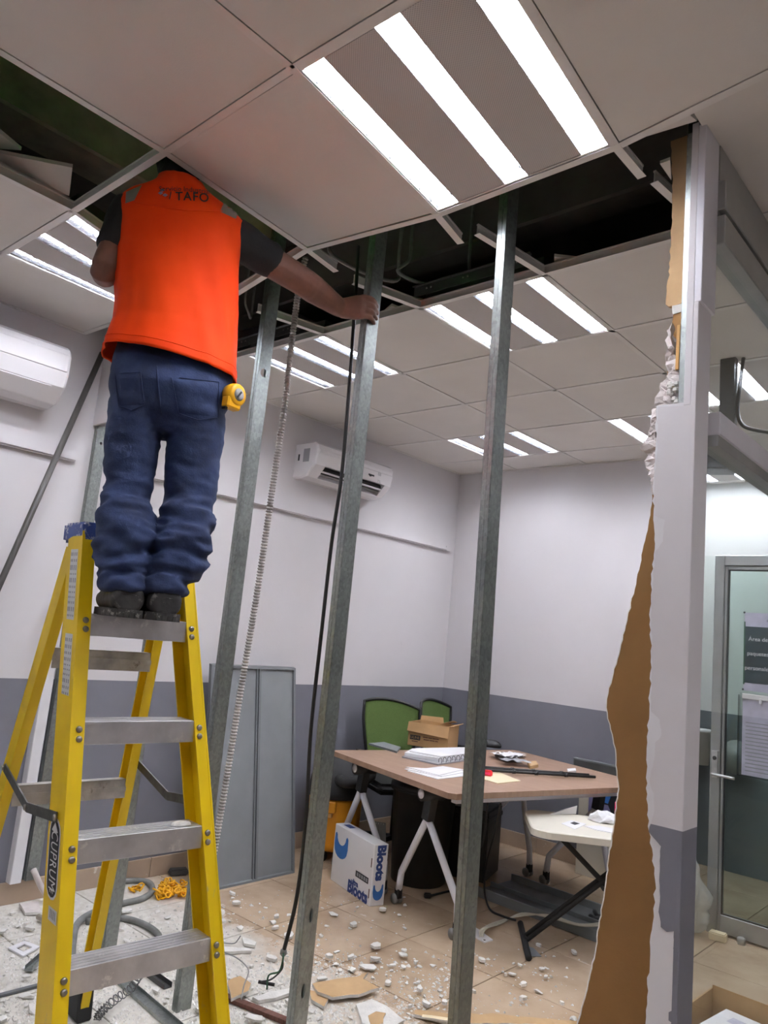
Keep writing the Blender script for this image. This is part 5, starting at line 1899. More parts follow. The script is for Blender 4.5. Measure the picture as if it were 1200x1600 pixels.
def bin_quad(u0, v0, u1, v1, off, n=5):
    mb = MB(); sk = .14
    vs = [on_bin(u0 + (u1 - u0) * i / n, v0 + (v1 - v0) * j / n + (u1 - u0) * i / n * sk, off) for j in range(n + 1) for i in range(n + 1)]
    mb.add(vs, [(j * (n + 1) + i, j * (n + 1) + i + 1, (j + 1) * (n + 1) + i + 1, (j + 1) * (n + 1) + i) for j in range(n) for i in range(n)])
    return mb
obj('label', bin_quad(584, 1283, 603, 1318, .006), 'caster_grey', bn)
obj('label_print', bin_quad(588.5, 1290, 597, 1309, .009), 'print_black', bn)
obj('label_print', bin_quad(586, 1285, 602, 1287, .009), 'print_white', bn)
obj('label_print', bin_quad(593, 1312, 599, 1316, .009), 'print_lilac', bn)
# dark box farther under the table
c = Vector((-2.9, 4.32, 0))
mb = MB(); mb.bbox(-.17, .17, -.16, .16, 0, .42, .01, 2, T=rotT(c, .3)); mb.bbox(-.175, .175, -.165, .165, .35, .38, .004, 1, T=rotT(c, .3))
tag(obj('storage_crate', mb, 'bin_black'), 'dark storage crate in the shade under the table', 'crate')

# white carton with blue print
bxl, bxm, bxr = onz(516, 1374, 0), onz(577, 1417, 0), onz(596, 1414, 0)
e1 = (bxm - bxl); L1_ = e1.length; e1.normalize()
e2 = Vector((-e1.y, e1.x, 0))
wb = thing('white_carton', 'white carton with blue bib drawings and lettering standing on edge by the table leg', 'box', (bxl + bxm) / 2)
HB = .315; DB = .09
BM = Matrix(((e1.x, e2.x, 0, bxl.x), (e1.y, e2.y, 0, bxl.y), (0, 0, 1, 0), (0, 0, 0, 1)))
mb = MB(BM); mb.bbox(0, L1_, 0, DB, 0, HB, .003); obj('carton_body', mb, 'white_plastic', wb)
def bx(u, h, o=.0012): return BM @ Vector((u * L1_, -o, h * HB))
def bside(t_, h, o=.0012): return BM @ Vector((L1_ + o, t_ * DB, h * HB))
def bibpoly(f, cx, cz, w, h):
    pts = []
    out = [(-.5, .42), (-.42, .5), (-.34, .42)] + [(.34 * math.cos(PI + PI * i / 8), .42 + .38 * math.sin(PI + PI * i / 8)) for i in range(1, 8)] + [(.34, .42), (.42, .5), (.5, .42)]
    out += [(.52, 0)] + [(.5 * math.cos(-PI * i / 8), -.1 + .4 * math.sin(-PI * i / 8)) for i in range(0, 9)] + [(-.52, 0)]
    for (x, y) in out:
        pts.append(f(cx + x * w, cz + y * h))
    return pts
mb = MB(); P_ = bibpoly(bx, .2, .66, .34, .42); mb.add(P_, [tuple(range(len(P_)))]); obj('bib_print', mb, 'print_blue', wb)
mb = MB(); P_ = bibpoly(bside, .5, .22, .7, .26); mb.add(P_, [tuple(range(len(P_)))]); obj('bib_print', mb, 'print_blue', wb)
mb = MB(); put_text(mb, 'Bloots', bx(.7, .1, .0016), e1, (0, 0, 1), .085, out=0, bold=.004); put_text(mb, 'ultra', bx(.62, .215, .0016), e1, (0, 0, 1), .04, out=0, bold=.002); obj('lettering', mb, 'print_navy', wb)
mb = MB(); put_text(mb, 'Bloots', bside(.5, .70, .0016), (0, 0, -1), e2, .07, out=0, bold=.004); obj('lettering', mb, 'print_navy', wb)
mb = MB(); mb.add([BM @ Vector((x * L1_, y * DB, HB + .0012)) for x, y in ((.1, .3), (.28, .3), (.28, .75), (.1, .75))], [(0, 1, 2, 3)]); obj('top_print', mb, 'print_navy', wb)
mb = MB(); mb.add([bx(.62, .33), bx(.93, .33), bx(.93, .43), bx(.62, .43)], [(0, 1, 2, 3)]); obj('product_label', mb, 'print_black', wb)
mb = MB()
for k in range(5):
    mb.add([bx(.65 + k * .055, .35, .0018), bx(.69 + k * .055, .35, .0018), bx(.69 + k * .055, .41, .0018), bx(.65 + k * .055, .41, .0018)], [(0, 1, 2, 3)])
obj('label_print', mb, 'print_grey', wb)
for h0, h1 in ((.12, .27), (.62, .77)):
    mb = MB(); mb.add([bx(.955, h0), bx(.975, h0), bx(.975, h1), bx(.955, h1)], [(0, 1, 2, 3)]); obj('slot', mb, 'wood_red', wb)

# long grey tray lying on the floor
ta, tb = onz(735, 1397, 0), onz(965, 1486, 0)
e1 = (tb - ta); Lt = e1.length; e1.normalize(); e2 = Vector((-e1.y, e1.x, 0))
gt = thing('metal_tray', 'long grey sheet metal shelf lying on the floor under the tables', 'shelf', (ta + tb) / 2)
GM = Matrix(((e1.x, e2.x, 0, ta.x), (e1.y, e2.y, 0, ta.y), (0, 0, 1, 0), (0, 0, 0, 1)))
mb = MB(GM); mb.box(0, Lt, 0, .42, .012, .016); obj('shelf_sheet', mb, 'grey_panel', gt)
for y in (0, .405):
    mb = MB(GM); mb.bbox(0, Lt, y, y + .015, 0, .055, .003); obj('shelf_edge', mb, 'grey_panel_light', gt)
mb = MB(GM); mb.bbox(0, Lt, .19, .205, .016, .04, .002); obj('shelf_rib', mb, 'grey_panel', gt)

# white folding table
WZ = .59
f1, f0_, f2 = onz(852, 1299, WZ), onz(826, 1272, WZ), onz(960, 1312, WZ)
e1 = (f2 - f1); e1.normalize(); e2 = Vector((-e1.y, e1.x, 0))
o0 = f1 - e1 * .06
wt = thing('folding_table', 'small cream plastic folding table with black crossed legs', 'table', o0 + e1 * .38 + e2 * .24 - Vector((0, 0, WZ)))
WM = Matrix(((e1.x, e2.x, 0, o0.x), (e1.y, e2.y, 0, o0.y), (0, 0, 1, 0), (0, 0, 0, 1)))
WL, WW, rr = .76, .48, .09
ring = []
for (cx, cy, a0_) in ((WL - rr, rr, -PI / 2), (WL - rr, WW - rr, 0), (rr, WW - rr, PI / 2), (rr, rr, PI)):
    for i in range(7):
        a = a0_ + PI / 2 * i / 6; ring.append((cx + rr * math.cos(a), cy + rr * math.sin(a)))
mb = MB(WM)
vs = [(x, y, WZ - .035) for x, y in ring] + [(x, y, WZ - .004) for x, y in ring] + [(WL / 2 + (x - WL / 2) * .985, WW / 2 + (y - WW / 2) * .98, WZ) for x, y in ring]
n = len(ring)
mb.add(vs, [(k * n + i, k * n + (i + 1) % n, (k + 1) * n + (i + 1) % n, (k + 1) * n + i) for k in range(2) for i in range(n)] + [tuple(range(2 * n, 3 * n)), tuple(range(n - 1, -1, -1))])
obj('table_top', mb, 'cream_plastic', wt)
for k, (xa, xb_, off) in enumerate(((.02, WL - .12, .0), (WL - .02, .12, .03))):
    y0_, y1_ = .07 + off, WW - .07 - off
    for y in ((y0_ + .14, y1_ - .14) if k == 0 else (y0_ + .12, y1_ - .12)):
        mb = MB(WM); mb.tube([(xa, y, .018), ((xa + xb_) / 2, y, WZ / 2), (xb_, y, WZ - .03)], .0115, 8); obj('leg', mb, 'spreader' if False else 'black_rubber', wt)
    mb = MB(WM); mb.tube([(xa, .02, .016), (xa, WW - .02, .016)], .016, 10)
    ft = obj('foot_bar', mb, 'black_rubber', wt)
    mb = MB(WM); mb.tube([(xb_, y0_, WZ - .04), (xb_, y1_, WZ - .04)], .011, 8); obj('top_bar', mb, 'black_rubber', wt)
mb = MB(WM); mb.tube([(WL * .5, .18, WZ * .53), (WL * .5, WW - .18, WZ * .53)], .008, 8); obj('pivot_bar', mb, 'black_rubber', wt)
# a scrap of sheet under the foot
mb = MB(); mb.poly([onz(u, v, 0.001) for u, v in ((818, 1478), (834, 1482), (846, 1495), (824, 1495))], (0, 0, 1), .003)
tag(obj('sheet_scrap', mb, 'grey_panel_light'), 'grey sheet scrap under the foot of the folding table', 'scrap')
# things on the folding table
def on_top(pts, z0, th, name, m, label, cat):
    mb = MB(); mb.poly([onz(u, v, z0) for u, v in pts], (0, 0, 1), th); return tag(obj(name, mb, m, fixn=True), label, cat)
mb = MB(); a, b, c, d = onz(860, 1273, WZ), onz(884, 1264, WZ + .02), onz(902, 1259, WZ + .05), onz(900, 1272, WZ + .003)
mb.add([a, d, c, b, a + EZ(.002), d + EZ(.002), c + EZ(.002), b + EZ(.002)], [(3, 2, 1, 0), (4, 5, 6, 7), (0, 1, 5, 4), (1, 2, 6, 5), (2, 3, 7, 6), (3, 0, 4, 7)])
tag(obj('folded_leaflet', mb, 'paper_white', fixn=True), 'folded leaflet standing up on the cream folding table', 'leaflet')
pp = thing('printed_card', 'white card with a dark picture on the cream folding table', 'card', onz(895, 1288, WZ))
mb = MB(); mb.poly([onz(u, v, WZ + .0003) for u, v in ((877, 1287), (893, 1282), (916, 1288), (898, 1296))], (0, 0, 1), .002); obj('card', mb, 'paper_white', pp, fixn=True)
mb = MB(); mb.poly([onz(u, v, WZ + .0026) for u, v in ((891, 1286), (897, 1284), (906, 1287), (898, 1289))], (0, 0, 1), .0006); obj('picture', mb, 'print_black', pp, fixn=True)
bm = bmesh.new(); bmesh.ops.create_icosphere(bm, subdivisions=3, radius=1)
c = onz(944, 1283, WZ + .002)
for p in bm.verts:
    p.co = Vector((p.co.x * .085, p.co.y * .06, max(0, p.co.z) * .05)); p.co += noise.noise_vector(p.co * 26) * .018; p.co.z = max(p.co.z, 0)
mb = MB(); mb.addbm(bm, rotT(c, .6)); tag(obj('crumpled_cloth', mb, 'paper_white'), 'crumpled white cloth on the cream folding table beside the torn board', 'cloth')
on_top([(912, 1291), (936, 1291), (975, 1299), (973, 1305), (930, 1297)], WZ + .0003, .003, 'envelope', 'paper_white', 'white envelope in front of the crumpled cloth on the folding table', 'envelope')
c = onz(966, 1275, WZ + .002); mb = MB(); mb.bbox(-.02, .03, -.02, .02, 0, .075, .006, 2, T=rotT(c, .4)); mb.cyl(c + EZ(.07), c + EZ(.095), .009, 10)
tag(obj('pink_bottle', mb, 'pink_plastic'), 'small bright pink bottle on the folding table against the torn board', 'bottle')
# cabinet and screen by the back wall
xa, xb_ = ony(904, 1250, 4.98).x, -1.97
mb = MB(); mb.bbox(xa, xb_, 4.98, YB - .02, 0, ony(900, 1204, 4.98).z, .004)
cab = thing('low_cabinet', 'pale low cabinet by the back wall beyond the table', 'cabinet', ((xa + xb_) / 2, 5.07, 0))
obj('cabinet_body', mb, 'cream_plastic', cab)
p, q = ony(921, 1234, 4.978), ony(972, 1275, 4.978)
mb = MB(); mb.box(p.x, q.x, 4.974, 4.979, q.z - .12, p.z); pst = obj('poster', mb, 'print_purple', cab)
mb = MB(); mb.poly([ony(u, v, 4.973) for u, v in ((943, 1240), (962, 1238), (975, 1246), (975, 1285), (955, 1270), (950, 1258), (940, 1256))], (0, -1, 0), .001); sub('poster_picture', mb, 'print_black', pst, fixn=True)
mb = MB(); mb.poly([ony(u, v, 4.9715) for u, v in ((943, 1242), (956, 1240), (950, 1256), (942, 1253))], (0, -1, 0), .001); sub('poster_blue_patch', mb, 'print_blue', pst, fixn=True)  # blue printed patch in the poster picture
zc0 = ony(900, 1204, 4.98).z
sm = thing('screen_panel', 'dark grey framed panel standing on the low cabinet behind the table', 'panel', ((xa + xb_) / 2, 5.1, zc0))
x0_ = ony(895, 1190, 5.06).x; z1_ = ony(895, 1183, 5.06).z
mb = MB(); mb.bbox(x0_, -1.98, 5.06, 5.1, zc0 - .0, z1_, .003); obj('frame', mb, 'grey_panel', sm)
mb = MB(); mb.box(x0_ + .012, -1.99, 5.057, 5.06, zc0 + .005, z1_ - .012); obj('face', mb, 'steel_dark', sm)
# floor outlet plates and cables
fp = thing('floor_outlet', 'white double floor outlet plate with wires beside the standing stud', 'outlet', onz(752, 1460, 0))
for pts in (((732, 1452), (743, 1451), (752, 1456), (738, 1462)), ((736, 1462), (752, 1457), (770, 1470), (757, 1474))):
    mb = MB(); mb.poly([onz(u, v, 0) for u, v in pts], (0, 0, 1), .006); obj('plate', mb, 'white_plastic', fp, fixn=True)
mb = MB()
c = onz(757, 1469, .0065); mb.lathe([(.006, 0), (.006, .002)], c, 10); obj('screw', mb, 'rivet', fp)
for k in range(3):
    pts = [onz(750 + 2 * k, 1464, .006), onz(750 + 3 * k, 1455, .03), onz(757 + 3 * k, 1449, .04), onz(775 + 4 * k, 1441 + k, .01), onz(815, 1431 - 2 * k, .03), onz(860, 1430 + 2 * k, .066), onz(905, 1444 + k, .072), onz(955, 1440 + 3 * k, .066)]
    mb = MB(); mb.tube(smooth_pts(pts, 6), .0045, 6); obj('wire', mb, 'wire_light', fp)
cable('computer_cable', [onz(782, 1256, .644), onz(776, 1290, .5), onz(760, 1350, .18), onz(757, 1390, .07), onz(765, 1420, .03), onz(784, 1431, .026), onz(806, 1438, .026)], .006, 'dark_cable', 'black cable dropping from the table top to the folding table foot', 'cable')
cable('computer_cable', [onz(762, 1254, .644), onz(760, 1275, .55), onz(756, 1310, .38), onz(750, 1325, .3), onz(744, 1318, .33)], .005, 'dark_cable', 'black cable looped beneath the tabletop behind the standing stud', 'cable')
cable('black_lead', [onz(671, 1400, .012), onz(686, 1396, .006), onz(706, 1392, .006), onz(724, 1394, .006), onz(742, 1384, .006)], .006, 'dark_cable', 'black lead with plug on the floor by the waste bin', 'cable')
mb = MB(); c = onz(668, 1400, .012); mb.bbox(-.02, .02, -.012, .012, 0, .026, .004, 2, T=rotT(c - EZ(.01), .7)); tag(obj('power_plug', mb, 'black_plastic'), 'black plug lying at the end of the black lead by the bin', 'plug')
gl = thing('work_glove', 'black spring clamp lying on the grey metal shelf', 'clamp', onz(935, 1424, .03))
for pts in (((922, 1431), (930, 1435), (960, 1436)), ((929, 1424), (936, 1432), (960, 1431))):
    mb = MB(); mb.tube(smooth_pts([onz(u, v, .03) for u, v in pts], 4), .012, 8); obj('jaw', mb, 'black_plastic', gl)
gl.name = 'spring_clamp'

# ================================================================== BEHIND THE GLASS
# sign on the door pane
YP = YD - .0085
sg = thing('door_sign', 'dark sign reading Area de paquetes personales on the glass door', 'sign', ony(1185, 1078, YP - .003))
p, q = ony(1164, 957, YP), ony(1166, 1079, YP)
sx0, sx1 = p.x, p.x + .26
sz1, sz0 = p.z, q.z
mb = MB(); mb.box(sx0, sx1, YP - .004, YP, sz0, sz1); obj('sign_board', mb, 'print_lilac', sg)
h = sz1 - sz0
mb = MB(); mb.box(sx0 + .006, sx1, YP - .0052, YP - .004, sz0 + h * .1, sz0 + h * .82); obj('sign_field', mb, 'print_dark_green', sg)
mb = MB(); mb.box(sx0 - .002, sx0 + .006, YP - .006, YP, sz0 + h * .08, sz0 + h * .88); obj('sign_edge', mb, 'wire_green', sg)
mb = MB()
for k, tx in enumerate(('Área de', 'paquetes', 'personales')):
    put_text(mb, tx, ((ony(1185, 1000, YP).x), YP - .0056, sz0 + h * (.66 - .185 * k)), (1, 0, 0), (0, 0, 1), .032, out=0)
obj('sign_lettering', mb, 'print_white', sg)
mb = MB(); put_text(mb, 'europ', (sx0 + .15, YP - .0046, sz0 + h * .91), (1, 0, 0), (0, 0, 1), .026, out=0); obj('sign_lettering', mb, 'print_black', sg)
for z in (sz1, sz0 + .006):
    mb = MB(); mb.lathe([(.006, 0), (.006, .006), (.002, .008)], seg=8, T=Matrix.Translation((sx0 - .002, YP, z)) @ Matrix.Rotation(PI / 2, 4, 'X')); obj('fixing', mb, 'print_black', sg)
# document holder below it
dh = thing('document_holder', 'clear holder with printed lilac sheets on the glass door below the sign', 'document holder', ony(1180, 1210, YP))
p, q = ony(1156, 1082, YP), ony(1156, 1211, YP)
mb = MB(); mb.box(p.x, p.x + .3, YP - .002, YP, q.z, p.z); mb.box(p.x, p.x + .006, YP - .03, YP, q.z, p.z - .01); mb.box(p.x, p.x + .3, YP - .03, YP, q.z, q.z + .004); obj('holder', mb, 'film_clear', dh)
mb = MB(); mb.box(p.x + .022, p.x + .29, YP - .02, YP - .012, q.z + .008, p.z - .005); sh = obj('sheets', mb, 'print_lilac', dh)
mb = MB()
for k in range(14):
    z = q.z + .03 + k * .02
    mb.box(p.x + .04, p.x + .27, YP - .0212, YP - .0202, z, z + .006)
o = sub('printed_lines', mb, 'print_grey', sh); o['kind'] = 'stuff'
mb = MB(); mb.bbox(p.x + .02, p.x + .29, YP - .026, YP - .018, p.z - .03, p.z - .002, .002); obj('clip_strip', mb, 'white_plastic', dh)
mb = MB(); mb.bbox(p.x + .11, p.x + .125, YP - .03, YP - .02, p.z - .05, p.z - .02, .002); obj('clip', mb, 'white_plastic', dh)
# pale container on the hall wall and a rounded grey shape beside the door
p, q = ony(1083, 1137, YF - .1), ony(1105, 1196, YF - .1)
mb = MB(); cx = (p.x + q.x) / 2
mb.lathe([(.062, 0), (.085, p.z - q.z - .02), (.092, p.z - q.z - .02), (.092, p.z - q.z), (.001, p.z - q.z + .006)], (cx, YF - .1, q.z), 20)
mb.bbox(cx - .03, cx + .03, YF - .04, YF, q.z + .05, q.z + .12, .003)
tag(obj('wall_container', mb, 'white_plastic'), 'pale tapered plastic container on the hall wall beside the glass door', 'container')
p = ony(1152, 1178, YF - .1)
mb = MB(); mb.lathe([(.001, -.14), (.09, -.12), (.12, -.03), (.1, .05), (.04, .09), (.001, .1)], (p.x, YF - .13, p.z), 20)
tag(obj('wall_fixture', mb, 'caster_grey'), 'rounded grey fixture on the hall wall seen through the door glass', 'fixture')
# plastic bag on the floor left of the door
p = onz(1086, 1470, 0)
bm = bmesh.new(); bmesh.ops.create_icosphere(bm, subdivisions=4, radius=1)
for v_ in bm.verts:
    z = v_.co.z
    k = 1.0 if z < .2 else max(.28, 1 - (z - .2) * 1.5)
    if z > .8: k *= 1.6
    v_.co = Vector((v_.co.x * .085 * k, v_.co.y * .07 * k, (z + 1) * .19))
    v_.co += noise.noise_vector(v_.co * 22) * .022
    v_.co.z = max(0, v_.co.z)
mb = MB(); mb.sm = True; mb.addbm(bm, Matrix.Translation((p.x - .045, p.y + .1, 0)))
tag(obj('plastic_bag', mb, 'film_white'), 'clear plastic bag standing on the floor beside the glass door', 'bag')
mb = MB(); c = onz(1097, 1458, 0); mb.bbox(-.035, .05, -.03, .03, 0, .04, .005, 2, T=rotT((c.x + .085, c.y - .03, 0), .1)); tag(obj('plaster_block', mb, 'paper_cream'), 'small pale block on the floor between the bag and the door', 'block')
# hanging post with cable seen through the upper glass
p = onz(1145, 568, CZ)
p.y = 3.54
hp = thing('ceiling_post', 'short dark post hanging from the ceiling behind the upper glass', 'post', (p.x, p.y, CZ - .33))
mb = MB(); mb.bbox(p.x - .035, p.x + .035, p.y - .02, p.y + .02, CZ - .33, CZ + .0035, .003); obj('post', mb, 'steel_dark', hp)
pts = [Vector((p.x + .06, p.y + .01, CZ + .003)), Vector((p.x + .05, p.y + .01, CZ - .1)), Vector((p.x + .045, p.y + .0, CZ - .28)), Vector((p.x + .12, p.y - .03, CZ - .36)), Vector((p.x + .33, p.y - .1, CZ - .40)), Vector((p.x + .36, p.y - .3, CZ - .25)), Vector((p.x + .34, p.y - .36, CZ + .003))]
mb = MB(); mb.tube(smooth_pts(pts, 6), .009, 8); obj('lead', mb, 'dark_cable', hp)
# projector-like dark box under the hall light
p = onz(1128, 716, CZ)
mb = MB(); mb.bbox(-.12, .12, -.1, .1, -.12, -.02, .01, 2, T=rotT((p.x, p.y - .1, CZ), .3)); mb.cyl((p.x, p.y - .1, CZ - .03), (p.x, p.y - .1, CZ), .03, 12)
tag(obj('ceiling_projector', mb, 'grey_panel'), 'small grey box under the ceiling beyond the glass transom', 'projector')

# open carton with papers at the glass
A, B_, C_ = onz(1112, 1542, .24), onz(1200, 1572, .24), onz(1077, 1598, .24)
oc = thing('open_carton', 'open brown carton of papers on the floor by the glass partition', 'box', (A.x + .19, A.y - .23, 0), -.03)
T = rotT((A.x, A.y, 0), -.03)
wx, wy, hh = .33, .46, .24
mb = MB(T)
for (x0, x1, y0, y1) in ((0, wx, -.006, 0), (0, wx, -wy, -wy + .006), (0, .006, -wy, 0), (wx - .006, wx, -wy, 0)):
    mb.box(x0, x1, y0, y1, 0, hh)
mb.box(0, wx, -wy, 0, 0, .005)
obj('carton_body', mb, 'cardboard', oc)
mb = MB(T); mb.box(.006, wx - .006, -.008, -.0055, .1, hh + .012, T=None); obj('inner_flap', mb, 'cardboard', oc)
pst = thing('paper_pile', 'pile of white and purple printed sheets inside the open carton', 'paper', T @ Vector((wx / 2, -wy / 2, .005)))
for k in range(5):
    a = rnd.uniform(-.12, .12)
    mb = MB(T @ rotT((wx / 2 + rnd.uniform(-.01, .01), -wy / 2 + rnd.uniform(-.01, .01), .005 + .038 * k), a)); mb.bbox(-.12, .12, -.19, .19, 0, .038, .004); obj('sheets', mb, 'paper_white', pst)
mb = MB(T @ rotT((wx / 2, -wy / 2, .1955), .05)); mb.add([(-.06, .1, 0), (.09, .06, 0), (.1, .12, 0), (-.05, .15, 0)], [(0, 1, 2, 3)]); mb.add([(-.08, -.1, 0), (.06, -.12, 0), (.07, -.06, 0), (-.07, -.05, 0)], [(0, 1, 2, 3)]); obj('purple_print', mb, 'print_lilac', pst)

# ================================================================== RUBBLE AND LOOSE THINGS ON THE FLOOR
r5 = random.Random(11)


def hull(c, sx, sy, sz, seed, n=11):
    r = random.Random(seed)
    bm = bmesh.new()
    for _ in range(n):
        v_ = Vector((r.gauss(0, 1), r.gauss(0, 1), r.gauss(0, 1))).normalized()
        bm.verts.new((v_.x * sx, v_.y * sy, v_.z * sz))
    bmesh.ops.convex_hull(bm, input=bm.verts[:])
    for v_ in [v_ for v_ in bm.verts if not v_.link_faces]:
        bm.verts.remove(v_)
    zm = min(v_.co.z for v_ in bm.verts)
    for v_ in bm.verts: v_.co.z -= zm
    return bm


def chip_plate(r, w, th):
    n = r.randint(5, 8)
    return [(w * r.uniform(.6, 1.1) * math.cos(2 * PI * i / n + r.uniform(-.2, .2)), w * r.uniform(.35, .8) * math.sin(2 * PI * i / n + r.uniform(-.2, .2))) for i in range(n)]


def rub_point(r):
    """picture rows and columns where the photo shows rubble"""
    while True:
        k = r.random()
        if k < .38:
            u, v = r.uniform(0, 360), r.uniform(1425, 1600)
            if v < 1590 - u * .35 and u > 150 and r.random() < .6: continue
        elif k < .78:
            u, v = r.uniform(330, 720), r.uniform(1490, 1600)
            if v < 1560 - (u - 330) * .02 - 50 * r.random() and r.random() < .55: continue
        elif k < .9:
            u, v = r.uniform(340, 640), r.uniform(1395, 1520)
            if r.random() < .55: continue
        else:
            u, v = r.uniform(720, 900), r.uniform(1480, 1600)
            if r.random() < .6: continue
        return u, v



# larger torn board pieces
def board_piece(pts, z, tilt, m_top, label, name='board_piece', th=.0115, base=.002):
    P_ = [onz(u, v, z) for u, v in pts]
    c = sum(P_, Vector()) / len(P_)
    mb = MB()
    R = Matrix.Translation(c) @ Matrix.Rotation(tilt, 4, Vector((.74, .67, 0))) @ Matrix.Translation(-c)
    P_ = rag([R @ p for p in P_] + [R @ P_[0]], .004, .03, int(pts[0][0]))[:-1]
    zm = min(p.z for p in P_)
    P_ = [p - Vector((0, 0, zm - base)) for p in P_]
    mb.poly(P_, (0, 0, 1), th)
    n0 = len(mb.f)
    o = obj(name, mb, [m_top, 'gypsum'], fixn=True)
    for f in o.data.polygons:
        f.material_index = 0 if f.normal.z > .6 else 1
    return tag(o, label, 'drywall piece')


board_piece([(488, 1536), (520, 1530), (558, 1526), (575, 1520), (568, 1530), (592, 1542), (560, 1552), (520, 1556), (496, 1548)], .03, .03, 'paper_tan', 'curled tan drywall paper sheet on the plaster heap by the gripped stud', base=.0132)
board_piece([(484, 1548), (506, 1553), (514, 1562), (506, 1574), (486, 1562)], .012, .0, 'paper_tan', 'small tan drywall paper corner beneath the curled sheet')
board_piece([(395, 1555), (424, 1548), (462, 1541), (462, 1548), (430, 1556), (404, 1560)], .02, .04, 'gypsum', 'long white plaster board strip beside the foot of the gripped stud')
board_piece([(355, 1540), (375, 1532), (392, 1545), (388, 1556), (360, 1568)], .012, .0, 'paper_tan', 'tan drywall paper piece beside the right ladder rail', base=.0175)
board_piece([(575, 1588), (588, 1582), (602, 1584), (598, 1600), (580, 1604)], .016, 0, 'paper_tan', 'tan paper patch on the broken plaster heap', th=.004, base=.0132)
board_piece([(556, 1570), (580, 1562), (604, 1572), (620, 1586), (632, 1596), (600, 1612), (566, 1600)], .012, 0, 'gypsum', 'broad broken white plaster board in the heap before the table')
board_piece([(648, 1581), (700, 1587), (770, 1588), (905, 1600), (905, 1606), (700, 1601), (648, 1589)], .006, 0, 'paper_tan', 'long tan board strip lying along the removed partition line')
board_piece([(660, 1587), (720, 1596), (720, 1600), (660, 1591)], .016, 0, 'paper_cream', 'thin pale lath lying on the tan board strip', th=.006, base=.0132)
board_piece([(346, 1482), (388, 1484), (392, 1488), (350, 1490)], .006, 0, 'gypsum', 'narrow white plaster strip beside the bent wire')
board_piece([(378, 1467), (400, 1474), (398, 1480), (382, 1478)], .006, 0, 'gypsum', 'white plaster sheet scrap beyond the narrow strip')
board_piece([(30, 1412), (60, 1410), (64, 1424), (40, 1424)], .02, .1, 'gypsum_pink', 'pinkish plaster slab at the foot of the left wall')
# wood strip, floor channels, angle strip
def strip(a, b, w_, h_, m, label, name, cat, z=.003):
    p, q = onz(*a, z), onz(*b, z)
    mb = MB(); mb.beam(p + EZ(h_ / 2), q + EZ(h_ / 2), (0, 0, 1), h_, w_)
    return tag(obj(name, mb, m, fixn=True), label, cat)


strip((350, 1560), (480, 1612), .03, .015, 'wood_red', 'dark reddish wooden strip on the floor by the ladder', 'wood_strip', 'wood strip')
strip((-20, 1562), (72, 1538), .018, .008, 'grey_panel', 'thin grey metal angle strip lying left of the ladder', 'metal_strip', 'metal strip')


def channel(a, b, w_, h_, label, m='galvanised', z=0):
    p, q = onz(*a, z), onz(*b, z)
    t = thing('floor_channel', label, 'metal channel', (p + q) / 2)
    d = (q - p).normalized(); sd = Vector((-d.y, d.x, 0))
    mb = MB(); mb.beam(p + EZ(.002), q + EZ(.002), sd, w_, .002); obj('web', mb, m, t)
    for s in (-1, 1):
        mb = MB(); mb.beam(p + sd * s * w_ / 2 + EZ(h_ / 2 + .002), q + sd * s * w_ / 2 + EZ(h_ / 2 + .002), (0, 0, 1), h_, .0015); obj('flange', mb, m, t)


channel((176, 1522), (284, 1616), .05, .012, 'galvanised channel lying across the rubble behind the ladder')
channel((210, 1508), (262, 1545), .035, .018, 'short dark channel beneath the coil of wire', 'steel_dark')
channel((44, 1518), (78, 1488), .03, .02, 'short galvanised channel with open end beside the cover plates', z=.009)
mb = MB(); mb.tube([onz(60, 1432, .02), onz(80, 1444, .018), onz(98, 1458, .014)], .013, 10); tag(obj('metal_pipe', mb, 'beam_grey'), 'dusty dark pipe lying from the left wall to the ladder', 'pipe')
# electrical cover plates
for k, (c4, lab) in enumerate(((((12, 1483), (38, 1472), (62, 1481), (36, 1496)), 'square white electrical plate with cut-out lying flat in the dust'),
                               (((34, 1515), (56, 1497), (72, 1499), (58, 1514)), 'square white electrical plate partly under the short channel'))):
    g = quadmap(*[onz(*c4[i], .004) for i in (0, 1, 3, 2)])
    mb = MB(); a_ = .24
    for (s0, s1, t0, t1) in ((0, 1, 0, a_), (0, 1, 1 - a_, 1), (0, a_, a_, 1 - a_), (1 - a_, 1, a_, 1 - a_)):
        qbox(mb, g, s0, s1, t0, t1, 0, .006)
    tag(obj('outlet_cover', mb, 'paper_white', fixn=True), lab, 'cover plate')
# grey hose loops
cable('grey_hose', [onz(u, v, .014) for u, v in ((112, 1500), (114, 1470), (122, 1442), (150, 1424), (190, 1412), (222, 1404), (238, 1392), (232, 1379), (208, 1376), (180, 1379), (160, 1384))], .0155, 'hose_grey', 'grey flexible hose looped on the floor beside the yellow chain', 'hose', 8, 8)
cable('grey_hose', [onz(u, v, .014) for u, v in ((135, 1440), (160, 1436), (185, 1434), (208, 1438), (232, 1448), (248, 1462), (250, 1478))], .0145, 'hose_grey', 'short grey hose bend lying behind the lowest visible ladder step', 'hose', 8, 8)
